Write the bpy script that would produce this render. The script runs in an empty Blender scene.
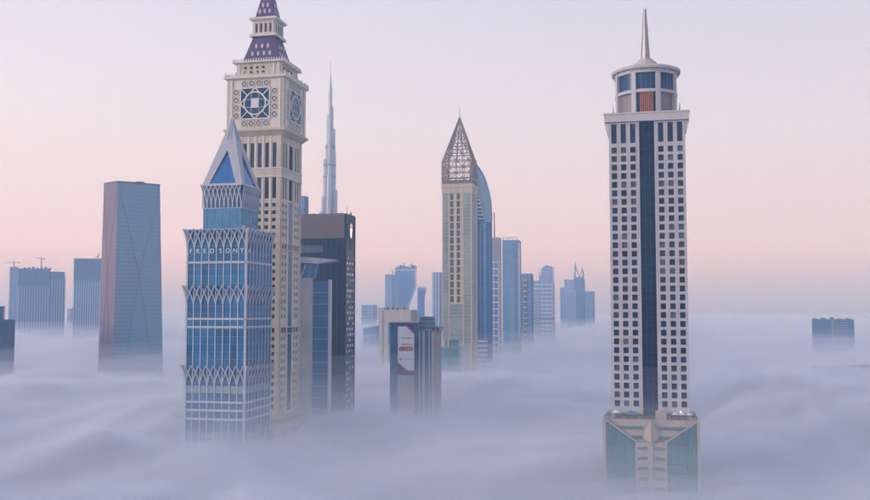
import bpy, bmesh, math, random
from mathutils import Vector, Matrix, noise
R = math.radians
S = bpy.context.scene
COL = S.collection
# ------------------------------------------------------------------ camera
F_PX, HOR, CAMZ = 933.0, 310.0, 150.0
cam = bpy.data.cameras.new('camera'); cam_o = bpy.data.objects.new('camera', cam); COL.objects.link(cam_o)
S.camera = cam_o
cam.sensor_width = 36.0; cam.lens = 36.0 * F_PX / 870.0; 
cam.clip_start = 1.0; cam.clip_end = 60000.0
cam_o.location = (0, 0, CAMZ); PITCH = math.atan((HOR - 250.0) / F_PX)            # the verticals lean in towards the top: camera tilted up a little
cam_o.rotation_euler = (R(90) + PITCH, 0, 0)
# ------------------------------------------------------------------ sky
SUN_EL, SUN_AZ = 13.0, 250.0
def lin(c):
    c = c / 255.0
    return c / 12.92 if c <= 0.04045 else ((c + 0.055) / 1.055) ** 2.4
def rgb(r, g, b, a=1.0): return (lin(r), lin(g), lin(b), a)
world = bpy.data.worlds.new('World'); S.world = world; world.use_nodes = True
nt = world.node_tree; bg = nt.nodes['Background']
N = nt.nodes.new; L = nt.links.new
tc = N('ShaderNodeTexCoord'); sep = N('ShaderNodeSeparateXYZ'); L(tc.outputs['Generated'], sep.inputs[0])
asn = N('ShaderNodeMath'); asn.operation = 'ARCSINE'; L(sep.outputs[2], asn.inputs[0])
mp = N('ShaderNodeMapRange'); L(asn.outputs[0], mp.inputs[0]); mp.inputs[1].default_value = R(-2); mp.inputs[2].default_value = R(90)
ramp = N('ShaderNodeValToRGB'); L(mp.outputs[0], ramp.inputs[0])
STOPS = [(-2, (161, 159, 177)), (0.4, (169, 161, 177)), (1.3, (192, 166, 173)), (2.4, (222, 180, 174)), (3.8, (249, 204, 190)), (6.5, (251, 216, 204)), (11, (239, 223, 220)), (18.5, (220, 215, 229)), (35, (186, 197, 231)), (90, (129, 159, 216))]
cr = ramp.color_ramp
while len(cr.elements) < len(STOPS): cr.elements.new(0.5)
for e, (d, c) in zip(cr.elements, STOPS):
    e.position = (d + 2) / 92.0; e.color = rgb(*c)
sk = N('ShaderNodeTexSky'); sk.sky_type = 'NISHITA'; sk.sun_disc = False
sk.sun_elevation = R(SUN_EL); sk.sun_rotation = R(SUN_AZ); sk.altitude = 150
sc_ = N('ShaderNodeMixRGB'); sc_.blend_type = 'ADD'; sc_.inputs[0].default_value = 0.04
L(ramp.outputs[0], sc_.inputs[1]); L(sk.outputs[0], sc_.inputs[2])
# the whole sky brightens smoothly towards the sun's side
dt = N('ShaderNodeVectorMath'); dt.operation = 'DOT_PRODUCT'; L(tc.outputs['Generated'], dt.inputs[0])
dt.inputs[1].default_value = (math.sin(R(SUN_AZ)), math.cos(R(SUN_AZ)), 0.0)
gl_ = N('ShaderNodeMath'); gl_.operation = 'MULTIPLY_ADD'; gl_.inputs[1].default_value = 0.24; gl_.inputs[2].default_value = 1.0; L(dt.outputs['Value'], gl_.inputs[0])
sg = N('ShaderNodeVectorMath'); sg.operation = 'SCALE'; L(sc_.outputs[0], sg.inputs[0]); L(gl_.outputs[0], sg.inputs['Scale'])
L(sg.outputs[0], bg.inputs[0]); bg.inputs[1].default_value = 1.045
# ------------------------------------------------------------------ sun
sun = bpy.data.lights.new('sun', 'SUN'); sun.energy = 2.0; sun.angle = R(12); sun.color = (1.0, 0.90, 0.84)
sun_o = bpy.data.objects.new('sun', sun); COL.objects.link(sun_o)
az = R(SUN_AZ); el = R(SUN_EL)
sd = Vector((math.sin(az) * math.cos(el), math.cos(az) * math.cos(el), math.sin(el)))
sun_o.rotation_euler = sd.to_track_quat('Z', 'Y').to_euler(); sun_o.location = sd * 300 + Vector((0, 0, 400))
# ------------------------------------------------------------------ exposure and render settings
S.view_settings.view_transform = 'Standard'; S.view_settings.look = 'None'
S.view_settings.exposure = 0.0; S.view_settings.gamma = 1.0; S.view_settings.use_curve_mapping = False
cy = S.cycles
cy.max_bounces = 12; cy.volume_bounces = 3; cy.diffuse_bounces = 3; cy.glossy_bounces = 3; cy.transparent_max_bounces = 64
cy.use_light_tree = False; cy.use_denoising = True; cy.use_adaptive_sampling = True; cy.adaptive_threshold = 0.05; cy.adaptive_min_samples = 24
# ------------------------------------------------------------------ from a pixel of the 870 x 500 photograph to a place at a known distance
CP, SP = math.cos(PITCH), math.sin(PITCH)
def wx(px, py, D): return D * (px - 435.0) / (F_PX * CP - (250.0 - py) * SP)
def wz(py, D): return CAMZ + D * (F_PX * SP + (250.0 - py) * CP) / (F_PX * CP - (250.0 - py) * SP)
GRID = R(-12.8)                                             # the street grid is turned against the view
# ------------------------------------------------------------------ materials
MAT = {}
def surf(name, col, rough=0.7, metal=0.0, var=0.12, scale=0.25, joints=None, rnd=0.0, spec=0.5, emit=None):
    if name in MAT: return MAT[name]
    m = bpy.data.materials.new(name); m.use_nodes = True; t = m.node_tree; n = t.nodes; l = t.links
    p = n['Principled BSDF']; p.inputs['Roughness'].default_value = rough; p.inputs['Metallic'].default_value = metal
    p.inputs['Specular IOR Level'].default_value = spec
    tc = n.new('ShaderNodeTexCoord')
    mp = n.new('ShaderNodeMapping'); mp.inputs['Scale'].default_value = (scale, scale, scale * 0.3); l.new(tc.outputs['Object'], mp.inputs[0])
    nz = n.new('ShaderNodeTexNoise'); nz.inputs['Scale'].default_value = 1.0; nz.inputs['Detail'].default_value = 5.0; l.new(mp.outputs[0], nz.inputs['Vector'])
    mr = n.new('ShaderNodeMapRange'); mr.inputs[1].default_value = 0.3; mr.inputs[2].default_value = 0.7
    mr.inputs[3].default_value = 1 - var; mr.inputs[4].default_value = 1 + var; l.new(nz.outputs[0], mr.inputs[0])
    val = mr.outputs[0]
    if rnd:
        oi = n.new('ShaderNodeObjectInfo'); r2 = n.new('ShaderNodeMapRange'); r2.inputs[3].default_value = 1 - rnd; r2.inputs[4].default_value = 1 + rnd
        l.new(oi.outputs['Random'], r2.inputs[0]); mu = n.new('ShaderNodeMath'); mu.operation = 'MULTIPLY'
        l.new(val, mu.inputs[0]); l.new(r2.outputs[0], mu.inputs[1]); val = mu.outputs[0]
    if joints:                                              # cladding joints: fine lines (width, height of a panel)
        sx = n.new('ShaderNodeSeparateXYZ'); l.new(tc.outputs['Object'], sx.inputs[0])
        ad = n.new('ShaderNodeMath'); ad.operation = 'ADD'; l.new(sx.outputs[0], ad.inputs[0]); l.new(sx.outputs[1], ad.inputs[1])
        cx = n.new('ShaderNodeCombineXYZ'); l.new(ad.outputs[0], cx.inputs[0]); l.new(sx.outputs[2], cx.inputs[1])
        br = n.new('ShaderNodeTexBrick'); br.offset = 0.0; br.inputs['Scale'].default_value = 1.0
        br.inputs['Brick Width'].default_value = joints[0]; br.inputs['Row Height'].default_value = joints[1]
        br.inputs['Mortar Size'].default_value = 0.05; br.inputs['Mortar Smooth'].default_value = 0.2
        br.inputs['Color1'].default_value = (1, 1, 1, 1); br.inputs['Color2'].default_value = (0.93, 0.93, 0.93, 1); br.inputs['Mortar'].default_value = (0.6, 0.6, 0.6, 1)
        l.new(cx.outputs[0], br.inputs['Vector'])
        m2 = n.new('ShaderNodeMath'); m2.operation = 'MULTIPLY'; l.new(val, m2.inputs[0]); l.new(br.outputs['Color'], m2.inputs[1]); val = m2.outputs[0]
    mx = n.new('ShaderNodeVectorMath'); mx.operation = 'SCALE'; mx.inputs[0].default_value = col[:3]; l.new(val, mx.inputs['Scale'])
    l.new(mx.outputs[0], p.inputs['Base Color'])
    if emit:
        p.inputs['Emission Color'].default_value = (*emit[:3], 1); p.inputs['Emission Strength'].default_value = emit[3]
    MAT[name] = m
    return m
def glass(name, col, rough=0.12, metal=0.25, ior=1.8, rnd=0.25, floor=None, mull=None, wob=0.02, mott=0.18):
    """coated facade glass; floor / mull = (period m, line share, line colour): spandrels and mullions too far off to tell apart"""
    if name in MAT: return MAT[name]
    m = bpy.data.materials.new(name); m.use_nodes = True; t = m.node_tree; n = t.nodes; l = t.links
    p = n['Principled BSDF']; p.inputs['Roughness'].default_value = rough; p.inputs['Metallic'].default_value = metal; p.inputs['IOR'].default_value = ior
    mxc = max(col[:3]) or 1.0; p.inputs['Specular Tint'].default_value = (*[0.35 + 0.65 * c / mxc for c in col[:3]], 1)
    tc = n.new('ShaderNodeTexCoord'); oi = n.new('ShaderNodeObjectInfo')
    nz = n.new('ShaderNodeTexNoise'); nz.inputs['Scale'].default_value = 0.22; nz.inputs['Detail'].default_value = 3.0; l.new(tc.outputs['Object'], nz.inputs['Vector'])
    a = n.new('ShaderNodeMapRange'); a.inputs[1].default_value = 0.3; a.inputs[2].default_value = 0.7; a.inputs[3].default_value = 1 - mott; a.inputs[4].default_value = 1 + mott; l.new(nz.outputs[0], a.inputs[0])
    b = n.new('ShaderNodeMapRange'); b.inputs[3].default_value = 1 - rnd; b.inputs[4].default_value = 1 + rnd; l.new(oi.outputs['Random'], b.inputs[0])
    mu = n.new('ShaderNodeMath'); mu.operation = 'MULTIPLY'; l.new(a.outputs[0], mu.inputs[0]); l.new(b.outputs[0], mu.inputs[1])
    mx = n.new('ShaderNodeVectorMath'); mx.operation = 'SCALE'; mx.inputs[0].default_value = col[:3]; l.new(mu.outputs[0], mx.inputs['Scale'])
    out = mx.outputs[0]
    sx = n.new('ShaderNodeSeparateXYZ'); l.new(tc.outputs['Object'], sx.inputs[0])
    for spec, vert in ((floor, False), (mull, True)):
        if not spec: continue
        per, share, lc = spec
        if vert:
            ad = n.new('ShaderNodeMath'); ad.operation = 'ADD'; l.new(sx.outputs[0], ad.inputs[0]); l.new(sx.outputs[1], ad.inputs[1]); src = ad.outputs[0]
        else: src = sx.outputs[2]
        dv = n.new('ShaderNodeMath'); dv.operation = 'DIVIDE'; dv.inputs[1].default_value = per; l.new(src, dv.inputs[0])
        fr = n.new('ShaderNodeMath'); fr.operation = 'FRACT'; l.new(dv.outputs[0], fr.inputs[0])
        lt = n.new('ShaderNodeMath'); lt.operation = 'LESS_THAN'; lt.inputs[1].default_value = share; l.new(fr.outputs[0], lt.inputs[0])
        mi = n.new('ShaderNodeMixRGB'); mi.inputs[2].default_value = (*lc[:3], 1); l.new(lt.outputs[0], mi.inputs[0]); l.new(out, mi.inputs[1]); out = mi.outputs[0]
    l.new(out, p.inputs['Base Color'])
    n2 = n.new('ShaderNodeTexNoise'); n2.inputs['Scale'].default_value = 0.6; l.new(tc.outputs['Object'], n2.inputs['Vector'])
    bu = n.new('ShaderNodeBump'); bu.inputs['Strength'].default_value = wob * 4; bu.inputs['Distance'].default_value = 0.1; l.new(n2.outputs[0], bu.inputs['Height']); l.new(bu.outputs[0], p.inputs['Normal'])
    MAT[name] = m
    return m
# ------------------------------------------------------------------ mesh helpers
class MB:
    def __init__(s): s.v = []; s.f = []
    def add(s, vs, fs):
        k = len(s.v); s.v += [tuple(p) for p in vs]; s.f += [tuple(i + k for i in q) for q in fs]; return s
    def box(s, x0, x1, y0, y1, z0, z1):
        return s.add([(x0, y0, z0), (x1, y0, z0), (x1, y1, z0), (x0, y1, z0), (x0, y0, z1), (x1, y0, z1), (x1, y1, z1), (x0, y1, z1)],
                     [(3, 2, 1, 0), (4, 5, 6, 7), (0, 1, 5, 4), (1, 2, 6, 5), (2, 3, 7, 6), (3, 0, 4, 7)])
    def frustum(s, a, b, z0, z1, c=None, d=None, oy=0.0, ox=0.0):  # half sizes a x b below, c x d above
        c = a if c is None else c; d = b if d is None else d
        return s.add([(-a, -b, z0), (a, -b, z0), (a, b, z0), (-a, b, z0), (ox - c, oy - d, z1), (ox + c, oy - d, z1), (ox + c, oy + d, z1), (ox - c, oy + d, z1)],
                     [(3, 2, 1, 0), (4, 5, 6, 7), (0, 1, 5, 4), (1, 2, 6, 5), (2, 3, 7, 6), (3, 0, 4, 7)])
    def prism(s, pts, y0, y1):                               # outline in x,z, pushed along y
        n = len(pts)
        vs = [(x, y0, z) for x, z in pts] + [(x, y1, z) for x, z in pts]
        return s.add(vs, [tuple(range(n)), tuple(range(2 * n - 1, n - 1, -1))] + [(i + n, (i + 1) % n + n, (i + 1) % n, i) for i in range(n)])
    def plan(s, pts, z0, z1):                                # outline in x,y, pushed up
        n = len(pts)
        vs = [(x, y, z0) for x, y in pts] + [(x, y, z1) for x, y in pts]
        return s.add(vs, [tuple(range(n - 1, -1, -1)), tuple(range(n, 2 * n))] + [(i, (i + 1) % n, (i + 1) % n + n, i + n) for i in range(n)])
    def bar(s, p, q, r, n=4, r2=None):
        p = Vector(p); q = Vector(q); d = q - p
        if d.length < 1e-6: return s
        d.normalize(); up = Vector((0, 0, 1)) if abs(d.z) < 0.9 else Vector((0, 1, 0))
        a = d.cross(up).normalized(); b = d.cross(a); r2 = r if r2 is None else r2
        vs = []
        for c, rr in ((p, r), (q, r2)):
            for i in range(n):
                t = 2 * math.pi * (i + 0.5) / n; vs.append(c + a * math.cos(t) * rr * 1.414 ** (n == 4) + b * math.sin(t) * rr * 1.414 ** (n == 4))
        return s.add(vs, [tuple(range(n)), tuple(range(2 * n - 1, n - 1, -1))] + [(i + n, (i + 1) % n + n, (i + 1) % n, i) for i in range(n)])
    def lathe(s, prof, n=40):                                # closed ring of r,z points turned about z
        m = len(prof); vs = []; fs = []
        for i in range(n):
            t = 2 * math.pi * i / n
            for r, z in prof: vs.append((r * math.sin(t), -r * math.cos(t), z))
        for i in range(n):
            for j in range(m - 1):
                a, b = i * m + j, ((i + 1) % n) * m + j
                fs.append((a, b, b + 1, a + 1))
        s.add(vs, fs)
        return s
    def arc(s, r0, r1, a0, a1, z0, z1, n=8):                 # a curved slab, angle 0 faces the front
        o = []
        for i in range(n + 1):
            t = a0 + (a1 - a0) * i / n; o.append((r1 * math.sin(t), -r1 * math.cos(t)))
        for i in range(n, -1, -1):
            t = a0 + (a1 - a0) * i / n; o.append((r0 * math.sin(t), -r0 * math.cos(t)))
        vs = [(x, y, z0) for x, y in o] + [(x, y, z1) for x, y in o]; m = len(o); fs = []
        for i in range(n):
            j = m - 1 - i
            fs += [(i, i + 1, j - 1, j)[::-1], (i + m, i + 1 + m, j - 1 + m, j + m), (i, i + 1, i + 1 + m, i + m), (j - 1, j, j + m, j - 1 + m)]
        fs += [(n, n + 1, n + 1 + m, n + m), (m - 1, 0, m, 2 * m - 1)]
        return s.add(vs, fs)
    def mesh(s, name, mat):
        me = bpy.data.meshes.new(name); me.from_pydata(s.v, [], s.f); me.update()
        b = bmesh.new(); b.from_mesh(me); bmesh.ops.recalc_face_normals(b, faces=b.faces); b.to_mesh(me); b.free()
        me.materials.append(mat); return me
def inst(name, me, parent=None, loc=(0, 0, 0), rz=0.0, stuff=False):
    o = bpy.data.objects.new(name, me); COL.objects.link(o); o.location = loc; o.rotation_euler = (0, 0, rz)
    if parent: o.parent = parent
    if stuff: o['kind'] = 'stuff'
    return o
def part(name, mb, mat, parent, loc=(0, 0, 0), rz=0.0, stuff=False): return inst(name, mb.mesh(name, mat), parent, loc, rz, stuff)
def thing(name, label, cat, loc, rz=0.0, group=None):
    o = bpy.data.objects.new(name, None); COL.objects.link(o); o.location = loc; o.rotation_euler = (0, 0, rz)
    o['label'] = label; o['category'] = cat
    if group: o['group'] = group
    return o
def spot(px, py, D, W, Dp, at='right', rz=GRID):             # centre of the footprint from its front corner or front middle
    c, s = math.cos(rz), math.sin(rz)
    lx = {'right': -W / 2, 'left': W / 2, 'mid': 0.0}[at]; ly = Dp / 2
    return (wx(px, py, D) + lx * c - ly * s, D + lx * s + ly * c, 0.0)
def onface(k, u, z, W, Dp, out=0.0):                         # face 0 front, 1 right, 2 back, 3 left -> place and turn of a piece made for the front
    h = (Dp if k % 2 == 0 else W) / 2 + out
    a = k * math.pi / 2
    return (u * math.cos(a) + h * math.sin(a), u * math.sin(a) - h * math.cos(a), z), a
def holed_wall(xs, zs, holes, depth):                        # a wall sheet with openings and their reveals
    b = MB()
    for i in range(len(xs) - 1):
        for j in range(len(zs) - 1):
            x0, x1, z0, z1 = xs[i], xs[i + 1], zs[j], zs[j + 1]
            if (i, j) in holes:
                b.add([(x0, 0, z0), (x1, 0, z0), (x1, 0, z1), (x0, 0, z1), (x0, depth, z0), (x1, depth, z0), (x1, depth, z1), (x0, depth, z1)],
                      [(0, 1, 5, 4), (1, 2, 6, 5), (2, 3, 7, 6), (3, 0, 4, 7)])
            else: b.add([(x0, 0, z0), (x1, 0, z0), (x1, 0, z1), (x0, 0, z1)], [(0, 1, 2, 3)])
    return b
def text_mesh(ch, size, mat, depth=0.15):
    cu = bpy.data.curves.new('letter', 'FONT'); cu.body = ch; cu.size = size; cu.extrude = depth; cu.align_x = 'CENTER'
    o = bpy.data.objects.new('letter', cu); COL.objects.link(o)
    me = bpy.data.meshes.new_from_object(o.evaluated_get(bpy.context.evaluated_depsgraph_get()))
    bpy.data.objects.remove(o); bpy.data.curves.remove(cu)
    me.transform(Matrix.Rotation(math.pi / 2, 4, 'X')); me.materials.clear(); me.materials.append(mat); me.name = 'letter'
    return me
# ------------------------------------------------------------------ ground
gm = surf('desert_ground', (0.30, 0.26, 0.21), 0.95, var=0.25, scale=0.01)
g = bmesh.new(); bmesh.ops.create_grid(g, x_segments=8, y_segments=8, size=1)
for v in g.verts: v.co = (v.co.x * 5250, 2400 + v.co.y * 2820, 0)
me = bpy.data.meshes.new('ground'); g.to_mesh(me); me.materials.append(gm); o = inst('ground', me); o['kind'] = 'structure'
# ------------------------------------------------------------------ stone tower with the round crown
def stone_tower():
    D = 373.0; W = Dp = 30.0; Z = lambda y: wz(y, D)
    root = thing('stone_tower', 'pale stone tower with square windows, dark glass strip, round glazed crown and spire', 'skyscraper', spot(649.2, 310, D, W, Dp, 'mid'), GRID)
    stone = surf('rose_grey_stone', (0.43, 0.425, 0.455), 0.75, var=0.13, scale=0.4, joints=(1.87, 1.16))
    trim = surf('pale_trim_stone', (0.45, 0.445, 0.47), 0.7, var=0.06)
    pane = glass('navy_window_glass', (0.012, 0.030, 0.080), 0.15, 0.0, 1.45, 0.5)
    strip = glass('navy_strip_glass', (0.004, 0.022, 0.066), 0.10, 0.05, 1.4, 0.2)
    zb, zt = Z(415), Z(121); depth = 0.7
    cols = [5.5, 9.25, 12.95]; hw = 1.06; hh = 1.18
    zc0, zc1 = Z(404), Z(149.2); n = 30; pit = (zc1 - zc0) / (n - 1)
    rows = [(zc0 + i * pit - hh, zc0 + i * pit + hh) for i in range(n)] + [(Z(142.3), Z(122.8))]
    xs = [2.95]
    for c in cols: xs += [c - hw, c + hw]
    xs.append(15.0)
    zs = [zb]
    for a, b in rows: zs += [a, b]
    zs.append(zt)
    holes = {(i, j) for i in (1, 3, 5) for j in range(1, len(zs) - 1, 2)}
    wl = MB()
    for s in (1, -1):
        b = holed_wall([x * s for x in xs], zs, holes, depth); wl.add(b.v, b.f)
        wl.add([(2.95 * s, 0, zb), (2.95 * s, depth, zb), (2.95 * s, depth, zt), (2.95 * s, 0, zt)], [(0, 1, 2, 3)])
    wme = wl.mesh('wall', stone)
    part('core', MB().frustum(W / 2 - 0.95, Dp / 2 - 0.95, zb - 4, zt), surf('dark_core', (0.03, 0.035, 0.05)), root)
    win = MB().box(-hw, hw, depth - 0.1, depth + 0.1, -hh, hh).mesh('window', pane)
    h2 = (rows[-1][1] - rows[-1][0]) / 2
    wblind = MB().box(-hw, hw, depth - 0.1, depth + 0.1, -hh, hh).mesh('window', glass('blind_window_glass', (0.06, 0.075, 0.11), 0.3, 0.0, 1.45, 0.7)); brnd = random.Random(2)
    tall = MB().box(-hw, hw, depth - 0.1, depth + 0.1, -h2, h2).mesh('window', pane)
    sp = MB().box(-2.94, 2.94, depth - 0.1, depth + 0.1, -pit / 2 + 0.07, pit / 2 - 0.07).mesh('glass_panel', strip)
    mul = MB().box(-0.06, 0.06, depth - 0.3, depth - 0.1, zb, zt).mesh('mullion', surf('dark_frame_metal', (0.05, 0.06, 0.09), 0.5))
    for k in range(4):
        loc, a = onface(k, 0, 0, W, Dp); inst('wall', wme, root, loc, a)
        rest = MB()
        for r, (z0, z1) in enumerate(rows):
            zc = (z0 + z1) / 2
            for c in cols:
                for s in (1, -1):
                    if k == 0: inst('window', tall if r == n else (wblind if brnd.random() < 0.24 else win), root, onface(k, s * c, zc, W, Dp)[0], a)
                    else: rest.box(s * c - hw, s * c + hw, depth - 0.1, depth + 0.1, z0, z1)
        q = 0; z = zb + pit / 2
        while z < zt:
            h = min(pit, (zt - z + pit / 2))
            if k == 0: inst('glass_panel', sp, root, onface(k, 0, z, W, Dp)[0], a)
            else: rest.box(-2.94, 2.94, depth - 0.1, depth + 0.1, z - pit / 2 + 0.07, min(zt, z + pit / 2 - 0.07))
            z += pit
        if k: part('window_field', rest, pane, root, loc, a, True)
        else:
            for u in (-0.98, 0.98): inst('mullion', mul, root, onface(0, u, 0, W, Dp)[0], a)
    # cornice with sloping side brackets
    e = 1.7
    part('cornice', MB().frustum(W / 2 + e, Dp / 2 + 1.0, zt + 0.02, Z(113.5)).frustum(W / 2 + e + 0.3, Dp / 2 + 1.3, Z(113.5), Z(112)), trim, root)
    for s in (1, -1):
        part('bracket', MB().prism([(s * (W / 2 + 0.01), Z(134)), (s * (W / 2 + e - 0.1), zt), (s * (W / 2 + 0.01), zt)], -Dp / 2 + 0.3, Dp / 2 - 0.3), trim, root)
    Zc = lambda y: wz(y, D + 15.2)                            # the crown stands on the middle of the roof
    # round crown: eight glazed bays between piers
    r = 12.5; zf = Z(112); zr = Zc(77); blue = glass('crown_glass', (0.014, 0.055, 0.130), 0.35, 0.1, 1.45, 0.2)
    grey = surf('weathered_glazing', (0.20, 0.19, 0.21), 0.5)
    crown = part('crown', MB().lathe([(0.1, zf), (r - 1.4, zf), (r - 1.4, zr), (0.1, zr)], 48), surf('dark_core', (0.03, 0.035, 0.05)), root)
    part('crown_ring', MB().arc(r - 1.2, r + 0.35, 0, 2 * math.pi, Zc(98.5), Zc(95.5), 48), trim, crown)
    part('crown_base', MB().arc(r - 1.2, r + 0.3, 0, 2 * math.pi, zf, zf + 0.7, 48), trim, crown)
    part('crown_band', MB().arc(r - 1.2, r + 0.4, 0, 2 * math.pi, Zc(79.5), Zc(76), 48), trim, crown)
    for i in range(8):
        a = i * math.pi / 4
        part('pier', MB().arc(r - 1.0, r + 0.6, a + R(22.5 - 4.2), a + R(22.5 + 4.2), zf, Zc(78), 3), trim, crown)
        p = part('crown_window', MB().arc(r - 0.5, r - 0.35, a - R(18), a + R(18), Zc(95.5), Zc(79.6), 6), blue, crown)
        part('crown_window', MB().arc(r - 1.0, r - 0.85, a - R(18), a + R(18), zf + 0.7, Zc(98.6), 6), grey if i % 2 else blue, crown)
        for q in (-9, 0, 9): part('glazing_bar', MB().arc(r - 0.35, r - 0.25, a + R(q - 0.3), a + R(q + 0.3), Zc(95.5), Zc(79.6), 1), grey, crown)
    rust = surf('rust_red_screen', (0.36, 0.14, 0.10), 0.7)
    for q in range(7): part('screen_slat', MB().box(-2.5 + q * 0.78, -2.0 + q * 0.78, -r + 0.2, -r + 0.55, zf + 0.8, Zc(98.4)), rust, crown)
    part('crown_roof', MB().lathe([(0.1, Zc(76)), (r + 1.5, Zc(75.8)), (r + 1.7, Zc(74.5)), (r + 1.7, Zc(73)), (r + 0.8, Zc(72)), (4.5, Zc(69.5)), (0.1, Zc(69.3))], 56), trim, root)
    for i in range(22):
        t = 2 * math.pi * i / 22 + 0.1
        part('roof_bracket', MB().bar(((r + 1.2) * math.sin(t), -(r + 1.2) * math.cos(t), Zc(77.5)), ((r + 1.4) * math.sin(t), -(r + 1.4) * math.cos(t), Zc(75.9)), 0.2), trim, root)
    sp_ = part('spire_base', MB().lathe([(0.1, Zc(70)), (6.4, Zc(70)), (6.4, Zc(66.8)), (4.7, Zc(66.8)), (4.7, Zc(63.6)), (3.1, Zc(63.6)), (3.1, Zc(60.3)), (0.1, Zc(60.2))], 12), trim, root)
    sm = surf('spire_metal', (0.34, 0.32, 0.34), 0.35, 0.6, joints=(3, 2.4))
    part('spire', MB().lathe([(0.05, Zc(61)), (1.95, Zc(61)), (0.62, Zc(9.5)), (0.05, Zc(9.2))], 8), sm, root)
    for k in range(6): part('spire_rib', MB().bar((2.0 * math.sin(k * math.pi / 3), -2.0 * math.cos(k * math.pi / 3), Zc(61)), (0.66 * math.sin(k * math.pi / 3), -0.66 * math.cos(k * math.pi / 3), Zc(11)), 0.1), sm, root)
    part('antenna', MB().bar((-9, -6, Zc(73)), (-9, -6, Zc(66.5)), 0.07), sm, root)
    # crown terrace rail
    rail = surf('rail_metal', (0.25, 0.25, 0.28), 0.5)
    for s in (1, -1):
        for y in (-9, -3, 3): part('rail_post', MB().box(s * 13.4 - 0.12, s * 13.4 + 0.12, y - 0.12, y + 0.12, zf, Z(101)), rail, root)
    # podium: stone spine, two green glass wings whose tops slope to the middle
    teal = glass('teal_podium_glass', (0.010, 0.125, 0.150), 0.12, 0.15, 1.5, 0.18)
    tan = surf('tan_podium_stone', (0.40, 0.335, 0.295), 0.8, var=0.1, joints=(2.2, 1.2))
    dk = glass('podium_slot_glass', (0.03, 0.10, 0.12), 0.2, 0.1, 1.5, 0.3)
    Pw = 36.6; Pd = 38.0; zp = Z(419)
    hp = Pw / 2
    pod = part('podium', MB().frustum(hp - 0.8, Pd / 2 - 1.2, 0, zp - 0.3), tan, root)
    fy = -Pd / 2
    part('terrace', MB().box(-hp + 0.2, hp - 0.2, fy + 0.9, Pd / 2, zp - 0.29, zp), tan, pod)
    for s in (1, -1):                                        # corner piers and stepped gable edge
        part('corner_pier', MB().prism([(s * (hp - 0.9), 0), (s * (hp + 0.15), 0), (s * (hp + 0.15), Z(415.5)), (s * (hp - 0.2), Z(415.5)), (s * (hp - 0.9), Z(419))], fy - 0.3, fy + 3.0), tan, pod)
        for q in range(7): part('pier_cap', MB().box(s * hp - 0.35, s * hp + 0.35, fy + 2, fy + 4, Z(424 + q * 10), Z(428 + q * 10)), tan, pod)
        x0, x1 = 6.0, hp - 0.95; za, zb2 = Z(441), Z(420.5)
        nb, fl = 7, 3.6
        for c in range(nb):                                  # glass wing, panel by panel
            xa = x0 + (x1 - x0) * c / nb + 0.06; xb = x0 + (x1 - x0) * (c + 1) / nb - 0.06
            ta = za + (zb2 - za) * (xa - x0) / (x1 - x0); tb = za + (zb2 - za) * (xb - x0) / (x1 - x0)
            q = 0
            while True:
                z1 = tb - q * fl if q == 0 else zlast; z0 = (math.floor(min(ta, tb) / fl) - q) * fl
                if q == 0: pts = [(s * xa, z0), (s * xb, z0), (s * xb, tb), (s * xa, ta)]
                else: pts = [(s * xa, z0 + 0.1), (s * xb, z0 + 0.1), (s * xb, zlast), (s * xa, zlast)]
                part('glass_panel', MB().prism(pts, fy - 0.12, fy + 0.9), teal, pod)
                zlast = z0; q += 1
                if z0 < 62: break
        part('wing_coping', MB().prism([(s * (x0 - 0.6), za - 0.5), (s * x1, zb2 - 0.1), (s * x1, zb2 + 0.55), (s * (x0 - 0.6), za + 0.2)], fy - 0.35, fy + 0.9), tan, pod)
        for q in range(2):                                   # long slots between the wings
            zz = Z(427.5 + q * 9.5); part('slot_window', MB().box(s * 3.2, s * (13.4 - 5.0 * q), fy + 0.5, fy + 1.1, zz - 0.55, zz + 0.65), dk, pod) if s > 0 else part('slot_window', MB().box(-(13.4 - 5.0 * q), -3.2, fy + 0.5, fy + 1.1, zz - 0.55, zz + 0.65), dk, pod)
        for q in range(13):
            zz = Z(447.5 + q * 10.0); x = s * 3.3
            if zz > 30: part('slot_window', MB().prism([(x - 1.9, zz - 0.5), (x + 1.9, zz - 0.5), (x + s * 1.9 * 1, zz + 0.5), (x - s * 1.9, zz + 0.9)] if s > 0 else [(x - 1.9, zz - 0.5), (x + 1.9, zz - 0.5), (x + 1.9, zz + 0.9), (x - 1.9, zz + 0.5)], fy - 0.62, fy - 0.5), dk, pod)
            if zz > 30: part('ledge', MB().box(x - 2.3, x + 2.3, fy - 0.95, fy - 0.5, zz - 0.95, zz - 0.5), tan, pod)
    part('gable_wall', MB().prism([(-13.9, zp - 0.2), (-6.0, Z(441) - 0.05), (6.0, Z(441) - 0.05), (13.9, zp - 0.2)], fy + 0.95, fy + 1.5), tan, pod)
    part('spine_wall', MB().box(-6.0, 6.0, fy - 0.5, fy + 0.9, 0, Z(441.2)), tan, pod)
    sand = surf('sandstone_prow', (0.38, 0.31, 0.25), 0.8)
    part('prow', MB().add([(-0.55, fy - 1.2, 0), (0.55, fy - 1.2, 0), (0.55, fy - 0.4, 0), (-0.55, fy - 0.4, 0), (-0.55, fy - 1.2, Z(440)), (0.55, fy - 1.2, Z(440)), (0.55, fy - 0.4, Z(440)), (-0.55, fy - 0.4, Z(440))],
         [(0, 1, 5, 4), (1, 2, 6, 5), (3, 0, 4, 7), (4, 5, 6, 7)]), sand, pod)
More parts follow.
